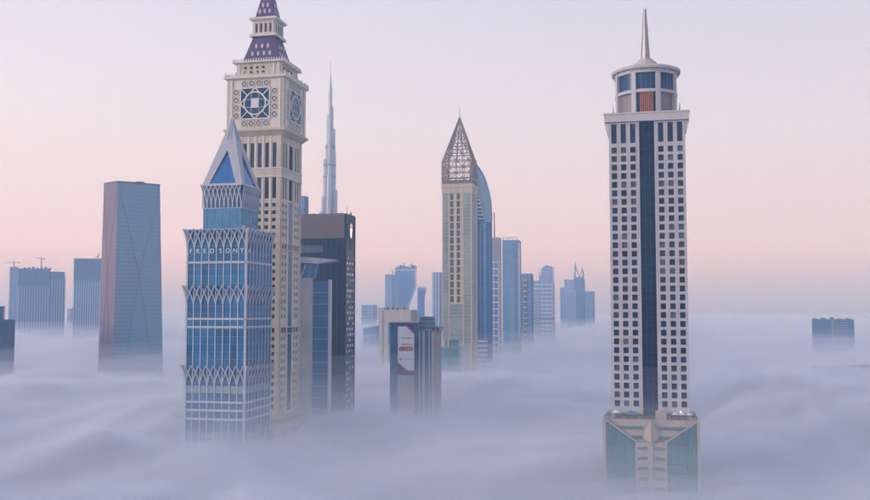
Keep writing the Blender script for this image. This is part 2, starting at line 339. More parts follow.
    part('prow_crest', MB().add([(-2.9, fy - 0.5, Z(437)), (0, fy - 2.4, Z(441)), (2.9, fy - 0.5, Z(437)), (2.6, fy - 0.4, Z(430)), (0, fy - 1.6, Z(419)), (-2.6, fy - 0.4, Z(430)), (0, fy + 1.2, Z(419.5)), (-2.6, fy + 1.0, Z(437)), (2.6, fy + 1.0, Z(437))],
         [(0, 1, 4, 5), (1, 2, 3, 4), (5, 4, 6), (4, 3, 6), (0, 5, 6, 7), (3, 2, 8, 6), (0, 7, 8, 2, 1)]), sand, pod)
    part('stair_house', MB().box(1.8, 6.0, fy + 1.5, fy + 4, zp, Z(410.5)), tan, pod)
    # terrace rail
    for q in range(25): part('rail_post', MB().box(-hp + 1.2 + q * 1.42 - 0.06, -hp + 1.2 + q * 1.42 + 0.06, fy + 1.0, fy + 1.12, zp, zp + 1.1), rail, pod)
    part('hand_rail', MB().box(-hp + 1.0, hp - 1.0, fy + 0.98, fy + 1.14, zp + 1.1, zp + 1.2), rail, pod)
    return root, zp, fy
tower_root, ZT, FY = stone_tower()
def on_terrace(x, y):
    c, s = math.cos(GRID), math.sin(GRID); l = tower_root.location
    return (l.x + x * c - y * s, l.y + x * s + y * c, ZT + 0.003)
def parasol(x, y, r, h, mat, label, grp=None):
    t = thing('terrace_canopy', label, 'canopy', on_terrace(x, y), GRID, grp)
    part('canopy_top', MB().add([(r * math.sin(a), -r * math.cos(a), h * 0.72) for a in [k * math.pi / 4 + 0.39 for k in range(8)]] + [(0, 0, h)], [(k, (k + 1) % 8, 8) for k in range(8)] + [tuple(range(7, -1, -1))]), mat, t)
    part('pole', MB().bar((0, 0, 0), (0, 0, h * 0.8), 0.07), surf('rail_metal', (0.25, 0.25, 0.28)), t)
    part('base', MB().frustum(0.4, 0.4, 0, 0.12), surf('rail_metal', (0.25, 0.25, 0.28)), t)
parasol(-7.6, FY + 2.8, 2.2, 3.4, surf('blue_canvas', (0.02, 0.20, 0.50), 0.8), 'bright blue canopy on the podium terrace of the stone tower')
parasol(-13.4, FY + 2.7, 1.9, 3.3, surf('white_canvas', (0.7, 0.68, 0.68), 0.8), 'white canopy beside the blue one on the podium terrace')
for q, x in enumerate((9.2, 12.0, 14.8)):
    parasol(x, FY + 2.7, 1.35, 2.9, surf('white_canvas', (0.7, 0.68, 0.68), 0.8), ('small white terrace canopy next to the stair house', 'small white terrace canopy in the middle of three', 'small white terrace canopy closest to the corner pier')[q], 'white canopies in a row of three')
for q, x in enumerate((-16.2, -10.6, -4.2, 7.3, 16.6)):      # terrace planting
    t = thing('potted_shrub', ('dark potted shrub on the terrace outside the lone white canopy', 'dark potted shrub between the white and the blue canopy', 'dark potted shrub between the blue canopy and the stone prow', 'dark potted shrub between the stair house and three small canopies', 'dark potted shrub at the terrace end past three small canopies')[q], 'plant', on_terrace(x, FY + 2.2), GRID + q, 'potted shrubs along the terrace rail')
    part('pot', MB().lathe([(0.05, 0), (0.4, 0), (0.55, 0.7), (0.05, 0.7)], 10), surf('clay_pot', (0.3, 0.2, 0.15)), t)
    rnd = random.Random(q); b = MB()
    for i in range(90):
        d = Vector((rnd.gauss(0, 0.5), rnd.gauss(0, 0.5), rnd.gauss(0.8, 0.45))); u = Vector((rnd.uniform(-1, 1), rnd.uniform(-1, 1), rnd.uniform(-1, 1))) * 0.22; w = Vector((rnd.uniform(-1, 1), rnd.uniform(-1, 1), rnd.uniform(-1, 1))) * 0.22
        p = Vector((0, 0, 0.75)) + d
        if p.z > 0.6: b.add([p - u, p + w, p + u, p - w], [(0, 1, 2, 3)])
    part('foliage', b, surf('shrub_leaf', (0.04, 0.08, 0.04)), t, stuff=True)
lp = thing('terrace_lamp', 'small lit lamp on a post on the podium terrace', 'lamp', on_terrace(11.4, FY + 1.6), GRID)
part('post', MB().bar((0, 0, 0), (0, 0, 2.9), 0.06), surf('rail_metal', (0.25, 0.25, 0.28)), lp)
part('bulb', MB().lathe([(0.02, 2.9), (0.22, 3.0), (0.28, 3.2), (0.2, 3.4), (0.02, 3.5)], 10), surf('lit_lamp', (0.9, 0.85, 0.75), emit=(1.0, 0.86, 0.66, 3.0)), lp)

# ------------------------------------------------------------------ blue glass tower with pointed-arch tracery and a pyramid top
def tracery_tower():
    D = 457.0; W = Dp = 31.5; Z = lambda y: wz(y, D); nb = 8; bay = W / nb
    root = thing('tracery_tower', 'blue glass tower with white pointed-arch tracery, lettered sign and pyramid top', 'skyscraper', spot(245.3, 330, D, W, Dp), GRID)
    fin = surf('white_fin_aluminium', (0.39, 0.425, 0.50), 0.5, var=0.1)
    gl = glass('azure_curtain_glass', (0.022, 0.128, 0.29), 0.10, 0.25, 1.55, 0.26)
    gl2 = glass('azure_upper_glass', (0.055, 0.20, 0.375), 0.12, 0.25, 1.6, 0.1)
    dkj = surf('dark_joint', (0.03, 0.07, 0.14))
    louv = surf('grey_louvre_panel', (0.20, 0.28, 0.35), 0.6)
    zt = Z(228); top = [(228, 247.5), (285.5, 304), (366, 386)]
    bands = [262, 319, 327.3, 403, 411.3, 420.3]
    part('core', MB().frustum(W / 2 - 0.6, Dp / 2 - 0.6, 0, zt - 0.5), dkj, root)
    part('roof_slab', MB().frustum(W / 2 - 0.4, Dp / 2 - 0.4, zt - 0.5, zt - 0.1), fin, root)
    levels = sorted([0.0] + [Z(y) for y in bands] + [Z(394), Z(386.5), Z(440), Z(460)] + [zt - 0.6] + [Z(304.5), Z(286), Z(345)])
    pm = {}
    for j in range(len(levels) - 1):
        z0, z1 = levels[j], levels[j + 1]
        is_l = abs(z0 - Z(394)) < 0.01
        pm[j] = (MB().box(-bay / 2 + 0.03, bay / 2 - 0.03, 0.0, 0.5, -(z1 - z0) / 2 + 0.03, (z1 - z0) / 2 - 0.03).mesh('louvre_panel' if is_l else 'glass_panel', louv if is_l else gl), (z0 + z1) / 2, is_l)
    fl = 3.72; tr = MB().box(-W / 2, W / 2, -0.05, 0.0, -0.07, 0.07).mesh('transom', surf('pale_blue_transom', (0.10, 0.22, 0.40), 0.4))
    fm = MB().box(-0.24, 0.24, -0.38, 0.0, 0, zt - 0.2).mesh('fin', fin)
    cm = MB().frustum(0.5, 0.5, 0, zt - 0.2).mesh('corner_post', fin)
    bm_ = MB().box(-W / 2, W / 2, -0.40, 0.0, -0.5, 0.5).mesh('band', fin)
    def arms(bayw, h, flare, th, deep, ex=1.45):
        b = MB(); n = 9; prev = None
        for i in range(n + 1):
            t = i / n; u = bayw * t ** ex; o = -0.35 - flare * t ** 2.2; z = h * t
            sec = [(u - th, o - deep, z), (u + th, o - deep, z), (u + th, o + deep, z), (u - th, o + deep, z)]
            k = len(b.v); b.v += sec
            if prev is not None:
                b.f += [(prev + a, prev + (a + 1) % 4, k + (a + 1) % 4, k + a) for a in range(4)]
            else: b.f.append((k + 3, k + 2, k + 1, k))
            prev = k
        b.f.append((prev, prev + 1, prev + 2, prev + 3))
        return b
    tiers = []
    for ya, yb in top:
        h = Z(ya) - Z(yb); a = arms(bay, h, 1.5, 0.27, 0.3)
        mir = MB(); mir.v = [(-x, y + 0.02, z) for x, y, z in a.v]; mir.f = a.f
        tiers.append((Z(yb), a.mesh('tracery_arm', fin), mir.mesh('tracery_arm', fin), h))
    for k in range(4):
        for j, (m, zc, is_l) in pm.items():
            for c in range(nb):
                if k in (0, 1, 3): inst('louvre_panel' if is_l else 'glass_panel', m, root, *onface(k, (c - nb / 2 + 0.5) * bay, zc, W, Dp))
        if k == 2: part('glass_wall', MB().box(-W / 2, W / 2, 0, 0.5, 0, zt - 0.6), gl, root, *onface(k, 0, 0, W, Dp))
        z = 3.0
        while z < zt - 1:
            inst('transom', tr, root, *onface(k, 0, z, W, Dp)); z += fl
        for c in range(1, nb): inst('fin', fm, root, *onface(k, (c - nb / 2) * bay, 0, W, Dp))
        for y in bands: inst('band', bm_, root, *onface(k, 0, Z(y), W, Dp))
        for zb_, am, mm, h in tiers:
            for c in range(nb + 1):
                u = (c - nb / 2) * bay
                if c < nb: inst('tracery_arm', am, root, *onface(k, u, zb_, W, Dp))
                if c > 0: inst('tracery_arm', mm, root, *onface(k, u, zb_, W, Dp))
    for sx in (1, -1):
        for sy in (1, -1):
            inst('corner_post', cm, root, (sx * (W / 2 - 0.1), sy * (Dp / 2 - 0.1), 0))
            for ya, yb in top:                               # the corner posts flare out with the tracery
                b = MB(); n = 6; pts = []
                for i in range(n + 1):
                    t = i / n; pts.append((sx * (W / 2 + 0.1 + 1.5 * t ** 2.2), sy * (Dp / 2 + 0.1 + 1.5 * t ** 2.2), Z(yb) + (Z(ya) - Z(yb)) * t))
                for i in range(n): b.bar(pts[i], pts[i + 1], 0.42)
                part('corner_flare', b, fin, root)
    # sign, one letter in each bay
    white = surf('white_sign_letter', (0.60, 0.76, 0.80), 0.4)
    for c, ch in enumerate('FREDSONY'):
        o_ = (0.1, 0, -0.3, -0.3, 0.3, 0.2, 0.2, -0.1)[c]
        inst('sign_letter', text_mesh(ch, 3.1, white), root, *onface(0, (c - nb / 2 + 0.5) * bay + o_, Z(252.5), W, Dp, 0.35))
    em = MB()
    em.box(-1.0, 1.0, -0.1, 0.1, 1.7, 2.0).box(-1.0, 1.0, -0.1, 0.1, 0, 0.3).box(-1.0, -0.7, -0.1, 0.1, 0.3, 1.7).box(0.7, 1.0, -0.1, 0.1, 0.3, 1.7).box(-0.35, 0.35, -0.1, 0.1, 0.6, 0.85).box(-0.12, 0.12, -0.1, 0.1, 0.85, 1.4)
    part('sign_emblem', em, white, root, *onface(1, -3.0 * bay - 1.6, Z(252.7), W, Dp, 0.7))
    # upper storeys, crown tracery and pyramid
    W2 = 20.8; D2 = 463.0; Z2 = lambda y: wz(y, D2); zu0, zu1 = zt - 0.1, Z2(207.5); zu2 = Z2(184.5); n2 = 9; b2 = W2 / n2
    up = part('upper_storeys', MB().frustum(W2 / 2 - 0.1, W2 / 2 - 0.1, zu0, zu1), gl2, root)
    part('crown_core', MB().frustum(W2 / 2 - 0.5, W2 / 2 - 0.5, zu1, zu2), surf('pale_blue_panel', (0.06, 0.17, 0.33), 0.4), root)
    for k in range(4):
        z = zu0 + 1.2
        while z < zu1: part('transom', MB().box(-W2 / 2, W2 / 2, -0.06, 0.1, z - 0.06, z + 0.06), surf('pale_blue_transom', (0.10, 0.22, 0.40)), up, *onface(k, 0, 0, W2, W2)); z += 1.24
        for c in range(5): part('mullion', MB().box(-0.07, 0.07, -0.08, 0.1, zu0, zu1), surf('pale_blue_transom', (0.10, 0.22, 0.40)), up, *onface(k, (c - 2) * W2 / 5, 0, W2, W2))
        part('ledge', MB().box(-W2 / 2 - 0.3, W2 / 2 + 0.3, -0.3, 0.3, zu1 - 0.2, zu1 + 0.2), fin, up, *onface(k, 0, 0, W2, W2, 0.001 * k))
    h = zu2 - zu1; a = arms(b2, h * 0.97, 0.8, 0.24, 0.22, 2.0); mir = MB(); mir.v = [(-x, y + 0.02, z) for x, y, z in a.v]; mir.f = a.f
    am, mm = a.mesh('tracery_arm', fin), mir.mesh('tracery_arm', fin)
    for k in range(4):
        for c in range(n2 + 1):
            u = (c - n2 / 2) * b2
            if u + b2 < W2 / 2 + 0.4: inst('tracery_arm', am, root, *onface(k, u, zu1 + 0.2, W2, W2))
            if u - b2 > -W2 / 2 - 0.4: inst('tracery_arm', mm, root, *onface(k, u, zu1 + 0.2, W2, W2))
        part('crown_rail', MB().box(-W2 / 2 - 1.2, W2 / 2 + 1.2, -0.35, 0.35, zu2 - 0.3, zu2 + 0.55), fin, root, *onface(k, 0, 0.002 * k, W2, W2, 0.85))
    za = wz(119.5, 476); hb = W2 / 2 + 0.5; zb = zu2 + 0.1
    pan = surf('pale_pyramid_panel', (0.40, 0.42, 0.48), 0.5, var=0.08, joints=(1.5, 1.0))
    part('pyramid_core', MB().frustum(hb - 0.6, hb - 0.6, zb, za - 5, 0.35, 0.35), surf('deep_azure_glass', (0.03, 0.14, 0.36), 0.15, 0.2), root)
    for k in range(4):                                       # each face a wide pale frame round a blue triangle
        A = Vector((-hb, -hb, zb)); B = Vector((hb, -hb, zb)); C = Vector((0.35, -0.35, za)); C2 = Vector((-0.35, -0.35, za))
        ap = Vector((0, -0.1, za)); G = (A + B + ap) / 3
        def inn(p, q): return p + (G - p) * q
        a0 = Vector((-hb * 0.66, -hb * 0.985, zb + 0.9)); b0 = Vector((hb * 0.66, -hb * 0.985, zb + 0.9)); c0 = Vector((0, -hb * 0.50, zb + (za - zb) * 0.53))
        nrm = (B - A).cross(ap - A).normalized(); bk = -nrm * 0.7
        o_ = [A, B, C, C2]; i_ = [a0, b0, c0, c0 + Vector((-0.02, 0, 0))]
        def ony(p): return Vector((p.x, -hb + (hb - 0.35) * (p.z - zb) / (za - zb), p.z))
        i_ = [ony(p) for p in i_]
        vs = o_ + i_ + [p + bk for p in o_] + [p + bk for p in i_]
        fs = []
        for q in range(4):
            r_ = (q + 1) % 4
            fs += [(q, r_, 4 + r_, 4 + q), (8 + q, 12 + q, 12 + r_, 8 + r_), (q, 8 + q, 8 + r_, r_), (4 + q, 4 + r_, 12 + r_, 12 + q)]
        part('pyramid_face', MB().add(vs, fs), pan, root, (0, 0, 0), k * math.pi / 2)
        b = MB()
        for s in (1, -1): b.bar(ony(Vector((s * 0.9, 0, za - 11))) + nrm * 0.1, ony(Vector((s * 0.35, 0, za + 0.2))) + nrm * 0.1, 0.22)
        part('apex_rib', b, fin, root, (0, 0, 0), k * math.pi / 2)
    roofm = surf('roof_equipment_grey', (0.25, 0.25, 0.28))
    for x, y in ((13.2, -13), (13, -4), (-13.3, 4)): part('roof_unit', MB().box(x - 1, x + 1, y - 1.2, y + 1.2, zt - 0.1, zt + 1.6), roofm, root)
    part('whip_aerial', MB().bar((-3.2, -hb - 0.2, zb), (-3.2, -hb - 0.2, zb + 3.6), 0.06), roofm, root)
tracery_tower()
# ------------------------------------------------------------------ clock tower
def clock_tower():
    D = 510.0; W = Dp = 30.0; Z = lambda y: wz(y, D)
    root = thing('clock_tower', 'tall cream clock tower with purple stepped roof and star-framed blank clock faces', 'skyscraper', spot(280.3, 250, D, W, Dp), GRID)
    cream = surf('cream_stone', (0.55, 0.505, 0.445), 0.8, var=0.12, scale=0.4, joints=(2.2, 1.05))
    trim = surf('light_cream_trim', (0.61, 0.575, 0.525), 0.75, var=0.06)
    buff = surf('buff_stone', (0.48, 0.435, 0.37), 0.8, var=0.08)
    pane = glass('slate_window_glass', (0.022, 0.042, 0.085), 0.15, 0.0, 1.45, 0.45)
    stripg = glass('slate_strip_glass', (0.045, 0.075, 0.14), 0.15, 0.1, 1.5, 0.2)
    purple = surf('purple_roof_tile', (0.09, 0.062, 0.165), 0.6, var=0.1, joints=(1.0, 0.8))
    dark = surf('dark_core', (0.03, 0.035, 0.05))
    zs0, zs1 = Z(418), Z(134)
    part('core', MB().frustum(W / 2 - 1.1, Dp / 2 - 1.1, 0, zs1 + 1), dark, root)
    fl = 7.5 * 0.5455
    # ---- front pattern: six columns of dark windows between piers; tall windows below the clock; dark slots in belts
    cols = [-11.0 + 4.4 * i for i in range(6)]; hw = 1.12; depth = 0.6
    belts = [(Z(249.5), Z(242.8)), (Z(334), Z(327.3))]
    tall = [(Z(166.5), Z(142)), (Z(198), Z(177))]
    rows = []; z = Z(202.5) - 1.1
    while z > zs0 + 3:
        if not any(a - 1.9 < z < b + 1.9 for a, b in belts): rows.append((z - 1.02, z + 1.02))
        z -= fl
    openings = sorted(rows + tall + [((a + b) / 2 - 1.25, (a + b) / 2 + 1.25) for a, b in belts])
    xs = [-W / 2]
    for c in cols: xs += [c - hw, c + hw]
    xs.append(W / 2)
    zs = [zs0]
    for a, b in openings: zs += [a, b]
    zs.append(zs1)
    holes = {(i, j) for i in range(1, 13, 2) for j in range(1, len(zs) - 1, 2)}
    wall_f = holed_wall(xs, zs, holes, depth).mesh('wall', cream)
    # ---- side pattern: paired small windows either side of a dark glass strip
    sc_ = [-12.0, -8.2, 6.4, 10.4]; sw = 0.95
    scols = [-11.3, -7.6, 6.7, 10.4]
    xs2 = [-W / 2]
    for c in (-11.3, -7.6): xs2 += [c - sw, c + sw]
    xs2 += [-3.2, 2.2]
    for c in (6.7, 10.4): xs2 += [c - sw, c + sw]
    xs2.append(W / 2)
    holes2 = set(); srows = []
    for j in range(1, len(zs) - 1, 2):
        for i in (1, 3, 5, 7, 9): holes2.add((i, j))
    wall_s = holed_wall(xs2, zs, holes2, depth).mesh('wall', cream)
    for k in range(4):
        inst('wall', wall_f if k % 2 == 0 else wall_s, root, *onface(k, 0, 0, W, Dp))
        rest = MB()
        cc = [(c, hw) for c in cols] if k % 2 == 0 else [(c, sw) for c in scols]
        for a, b in openings:
            for c, w_ in cc:
                if k < 2:
                    key = (round(b - a, 2), w_)
                    if key not in PANES: PANES[key] = MB().box(-w_, w_, depth - 0.12, depth + 0.1, -(b - a) / 2, (b - a) / 2).mesh('window', pane)
                    inst('window', PANES[key], root, *onface(k, c, (a + b) / 2, W, Dp))
                else: rest.box(c - w_, c + w_, depth - 0.12, depth + 0.1, a, b)
        if k >= 2: part('window_field', rest, pane, root, *onface(k, 0, 0, W, Dp), True)
        if k % 2: part('glass_strip', MB().box(-3.2, 2.2, -0.05, 0.3, zs0 + 3, Z(200)), stripg, root, *onface(k, 0, 0, W, Dp))
        # piers and corner pilasters standing proud
        for i in range(7):
            if k % 2 == 0: part('pier', MB().box(-0.45, 0.45, -0.32, 0.02, zs0, zs1), trim if 0 < i < 6 else cream, root, *onface(k, -13.2 + 4.4 * i, 0, W, Dp))
        if k % 2:
            for u in (-5.2, 4.3): part('pier', MB().box(-0.55, 0.55, -0.3, 0.02, zs0, zs1), trim, root, *onface(k, u, 0, W, Dp))
        for s in (1, -1): part('corner_pilaster', MB().box(-0.85, 0.85, -0.40 - 0.01 * k, 0.02, zs0, zs1), buff, root, *onface(k, s * (W / 2 - 0.85), 0, W, Dp))
        for a, b in belts:
            for y in (a, b): part('belt_course', MB().box(-W / 2 - 0.6, W / 2 + 0.6, -0.62, 0.02, y - 0.28, y + 0.28), buff, root, *onface(k, 0, 0.004 * k, W, Dp))
        for y in (167.5, 176): part('belt_course', MB().box(-W / 2 - 0.7, W / 2 + 0.7, -0.72, 0.02, Z(y) - 0.35, Z(y) + 0.35), trim, root, *onface(k, 0, 0.004 * k, W, Dp))
        part('belt_panel', MB().box(-W / 2 - 0.35, W / 2 + 0.35, -0.4, 0.02, Z(175.5), Z(168)), cream, root, *onface(k, 0, 0.004 * k, W, Dp))
        # belt slots
        for a, b in belts:
            if k % 2:
                for q in range(7): part('belt_slot', MB().box(-0.75, 0.75, -0.06, 0.02, a + 0.6, b - 0.6), pane, root, *onface(k, -10.8 + q * 3.6, 0, W, Dp))
    # ---- base under the shaft
    part('base_cornice', MB().frustum(W / 2 + 0.5, Dp / 2 + 0.5, Z(424), Z(419), W / 2 + 2.6, Dp / 2 + 2.6).frustum(W / 2 + 2.8, Dp / 2 + 2.8, Z(419), Z(417)), buff, root)
    for k in range(2):
        for q in range(14): part('base_baluster', MB().box(-0.3, 0.3, -0.2, 0.2, Z(417), Z(414.6)), buff, root, *onface(k, -16 + q * 2.45, 0, W, Dp, 2.4))
    part('base', MB().frustum(W / 2 + 1.2, Dp / 2 + 1.2, 0, Z(424)), buff, root)
    for k in range(2):
        for q in range(5): part('base_window', MB().box(-1.5, 1.5, -0.15, 0.1, Z(446), Z(431)), pane, root, *onface(k, -11.2 + q * 5.6, 0, W, Dp, 1.2))
    # ---- clock stage
    Wc = 33.8; D2 = 508.5; Z2 = lambda y: wz(y, D2)
    Z3 = lambda y: wz(y, 512.3); Z4 = lambda y: wz(y, 517.0); Z5 = lambda y: wz(y, 520.3); Z6 = lambda y: wz(y, 521.3)
    part('clock_cornice', MB().frustum(W / 2 + 0.3, Dp / 2 + 0.3, Z2(134.5), Z2(130), Wc / 2 + 0.9, Wc / 2 + 0.9).frustum(Wc / 2 + 1.3, Wc / 2 + 1.3, Z2(130), Z2(127.5)), buff, root)
    z0, z1 = Z2(127.5), Z2(78); cs = part('clock_stage', MB().frustum(Wc / 2 - 0.9, Wc / 2 - 0.9, z0, z1), cream, root)
    zc = (Z2(86.4) + Z2(117.6)) / 2; h = (Z2(86.4) - Z2(117.6)) / 2      # half of the square opening
    cgl = glass('clock_glass', (0.016, 0.060, 0.14), 0.2, 0.1, 1.45, 0.3)
    bar = surf('white_clock_frame', (0.62, 0.60, 0.57), 0.6)
    orn = surf('ornament_recess', (0.055, 0.055, 0.06), 0.9)
    xpan = MB(); q = 1.55
    for s in (1, -1): xpan.bar((-q, -0.12, -s * q), (q, -0.12, s * q), 0.15)
    for a, b in (((-q, -q), (q, -q)), ((q, -q), (q, q)), ((q, q), (-q, q)), ((-q, q), (-q, -q))): xpan.bar((a[0], -0.13, a[1]), (b[0], -0.13, b[1]), 0.17)
    for a, b in (((0, -q), (q, 0)), ((q, 0), (0, q)), ((0, q), (-q, 0)), ((-q, 0), (0, -q))): xpan.bar((a[0] * .45, -0.14, a[1] * .45), (b[0] * .45, -0.14, b[1] * .45), 0.09)
    xm = xpan.mesh('ornament_grille', bar); xb = MB().box(-q, q, -0.05, 0.2, -q, q).mesh('ornament_panel', orn)
    ringm = MB()
    for i in range(32):
        a, b = 2 * math.pi * i / 32, 2 * math.pi * (i + 1) / 32; rr = 6.35
        ringm.bar((rr * math.sin(a), -0.35, rr * math.cos(a)), (rr * math.sin(b), -0.35, rr * math.cos(b)), 0.36)
    ring_me = ringm.mesh('clock_ring', bar)
    disc = MB().prism([(6.3 * math.sin(2 * math.pi * i / 32), 6.3 * math.cos(2 * math.pi * i / 32)) for i in range(32)], -0.28, -0.1).mesh('clock_disc', glass('clock_disc_glass', (0.018, 0.070, 0.16), 0.2, 0.1, 1.45, 0.3))
    for k in range(4):
        loc, a = onface(k, 0, 0, Wc, Wc)
        fr = MB().box(-Wc / 2, -h - 5.3, 0, 0.9, z0, z1).box(h + 5.3, Wc / 2, 0, 0.9, z0, z1)
        part('corner_pier', fr, cream, cs, loc, a)
        for s in (1, -1): part('pilaster', MB().box(-0.8, 0.8, -0.35, 0.02, z0, z1), trim, cs, *onface(k, s * (Wc / 2 - 2.6), 0, Wc, Wc))
        part('clock_wall', MB().box(-h - 5.3, h + 5.3, 0.25, 0.9, z0, z1), trim, cs, loc, a)
        part('clock_glazing', MB().box(-h, h, -0.05, 0.3, zc - h, zc + h), cgl, cs, loc, a)
        cl, ca = onface(k, 0, zc, Wc, Wc)
        dl = inst('clock_disc', disc, cs, cl, a); inst('clock_ring', ring_me, cs, cl, a)
        for s in (1, -1):                                    # star: diamond and corner diagonals
            for t in (1, -1):
                part('star_bar', MB().bar((0, -0.3, s * h), (t * h, -0.3, 0), 0.3), bar, cs, cl, a)
                part('star_bar', MB().bar((t * h, -0.25, s * h), (t * h * 0.47, -0.25, s * h * 0.47), 0.26), bar, cs, cl, a)
            part('frame_bar', MB().bar((-h, -0.2, s * h), (h, -0.2, s * h), 0.34), bar, cs, cl, a)
            part('frame_bar', MB().bar((s * h, -0.21, -h), (s * h, -0.21, h), 0.34), bar, cs, cl, a)
            part('clock_mullion', MB().box(s * 2.2 - 0.1, s * 2.2 + 0.1, -0.4, -0.28, -6, 6), bar, cs, cl, a)
            part('clock_mullion', MB().box(-6, 6, -0.41, -0.28, s * 2.2 - 0.1, s * 2.2 + 0.1), bar, cs, cl, a)
        if k == 0: part('clock_centre_panel', MB().box(-2.3, 2.3, -0.55, -0.28, -2.6, 2.8), surf('pale_centre_panel', (0.60, 0.56, 0.56)), cs, cl, a)
        for i in range(4):
            v = -h + h * 2 * (i + 0.5) / 4
            for u, w_ in ((-h - 2.7, v), (h + 2.7, v), (v, h + 2.55), (v, -h - 2.55)):
                p, ang = onface(k, u, zc + w_, Wc, Wc); pa = inst('ornament_panel', xb, cs, p, ang); inst('ornament_grille', xm, pa)
        # cornice balustrade
        for i in range(24): part('baluster', MB().box(-0.32, 0.32, -0.3, 0.3, Z2(74.5), Z2(72) if i % 4 else Z2(70.5)), trim, cs, *onface(k, -Wc / 2 - 0.6 + i * (Wc + 1.2) / 23, 0, Wc, Wc, 1.0))
    part('upper_cornice', MB().frustum(Wc / 2, Wc / 2, z1, Z2(76.5), Wc / 2 + 1.3, Wc / 2 + 1.3).frustum(Wc / 2 + 1.5, Wc / 2 + 1.5, Z2(76.5), Z2(74.5)), trim, root)
    # ---- setback stage with small arched openings
    W3 = 26.2; z2, z3 = Z2(74.5), Z3(62)
    st = part('setback_stage', MB().frustum(W3 / 2, W3 / 2, z2, z3), cream, root)
    for k in range(4):
        for i in range(4):
            for r_ in range(2):
                part('arch_opening', MB().prism([(-0.85, -0.7), (0.85, -0.7), (0.85, 0.35), (0.45, 0.75), (-0.45, 0.75), (-0.85, 0.35)], -0.12, 0.02), orn, st, *onface(k, -7.2 + i * 3.6 - 0.6, Z3(72) + r_ * 2.6 + 0.9, W3, W3))
        for u in (-11.6, 9.2, 11.9): part('pilaster', MB().box(-0.6, 0.6, -0.3, 0.02, z2, z3), trim, st, *onface(k, u, 0, W3, W3))
        for i in range(20): part('baluster', MB().box(-0.25, 0.25, -0.25, 0.25, Z3(59.5), Z3(57.2)), trim, st, *onface(k, -W3 / 2 - 1.4 + i * (W3 + 2.8) / 19, 0, W3, W3, 1.5))
    part('setback_cornice', MB().frustum(W3 / 2, W3 / 2, z3, Z3(61), W3 / 2 + 1.6, W3 / 2 + 1.6).frustum(W3 / 2 + 1.9, W3 / 2 + 1.9, Z3(61), Z3(59.5)), trim, root)
    # ---- purple roofs with pale dormers
    ra, rb = 21.8 / 2, 12.6 / 2; zr0, zr1 = Z3(59.5), Z5(35.5)
    roof = part('roof', MB().frustum(ra, ra, zr0, zr1, rb, rb), purple, root)
    dm = surf('pale_dormer', (0.42, 0.37, 0.44), 0.7)
    ov = MB().prism([(0.8 * math.sin(2 * math.pi * i / 12), 1.35 * math.cos(2 * math.pi * i / 12)) for i in range(12)], -0.5, 1.2).mesh('dormer', dm)
    def dorm(par, zz, n, gap, a_, b_, za_, zb_):
        f = (zz - za_) / (zb_ - za_); half = a_ + (b_ - a_) * f
        for k in range(4):
            for i in range(n): inst('dormer', ov, par, *onface(k, (i - (n - 1) / 2) * gap, zz, half * 2, half * 2))
    dorm(roof, Z4(52.3), 4, 3.5, ra, rb, zr0, zr1); dorm(roof, Z4(44.2), 3, 3.5, ra, rb, zr0, zr1)
    W4 = 12.2
    part('lantern_ledge', MB().frustum(W4 / 2 + 1.9, W4 / 2 + 1.9, zr1, Z5(33)), trim, root)
    ln = part('lantern', MB().frustum(W4 / 2 + 0.5, W4 / 2 + 0.5, Z5(33), Z5(20)), cream, root)
    for k in range(4):
        for i in range(4): part('lantern_slot', MB().box(-0.55, 0.55, -0.1, 0.02, Z5(31), Z5(22.5)), orn, ln, *onface(k, -4.2 + 2.8 * i, 0, W4 + 1, W4 + 1))
        for i in range(5): part('pier', MB().box(-0.35, 0.35, -0.3, 0.02, Z5(33), Z5(20)), trim, ln, *onface(k, -5.6 + 2.8 * i, 0, W4 + 1, W4 + 1))
    part('lantern_cornice', MB().frustum(W4 / 2 + 0.6, W4 / 2 + 0.6, Z5(20), Z5(18.5), W4 / 2 + 1.9, W4 / 2 + 1.9).frustum(W4 / 2 + 2.1, W4 / 2 + 2.1, Z5(18.5), Z5(16.5)), trim, root)
    r2 = 11.4 / 2; ztip = wz(-24, 528)
    sp = part('spire_roof', MB().frustum(r2, r2, Z5(16.5), ztip, 0.3, 0.3), purple, root)
    dorm(sp, Z6(10), 3, 2.9, r2, 0.3, Z5(16.5), ztip); dorm(sp, Z6(3.5), 2, 2.9, r2, 0.3, Z5(16.5), ztip)
    part('finial', MB().bar((0, 0, ztip - 0.5), (0, 0, ztip + 9), 0.25, 6, 0.05), trim, root)
PANES = {}
clock_tower()
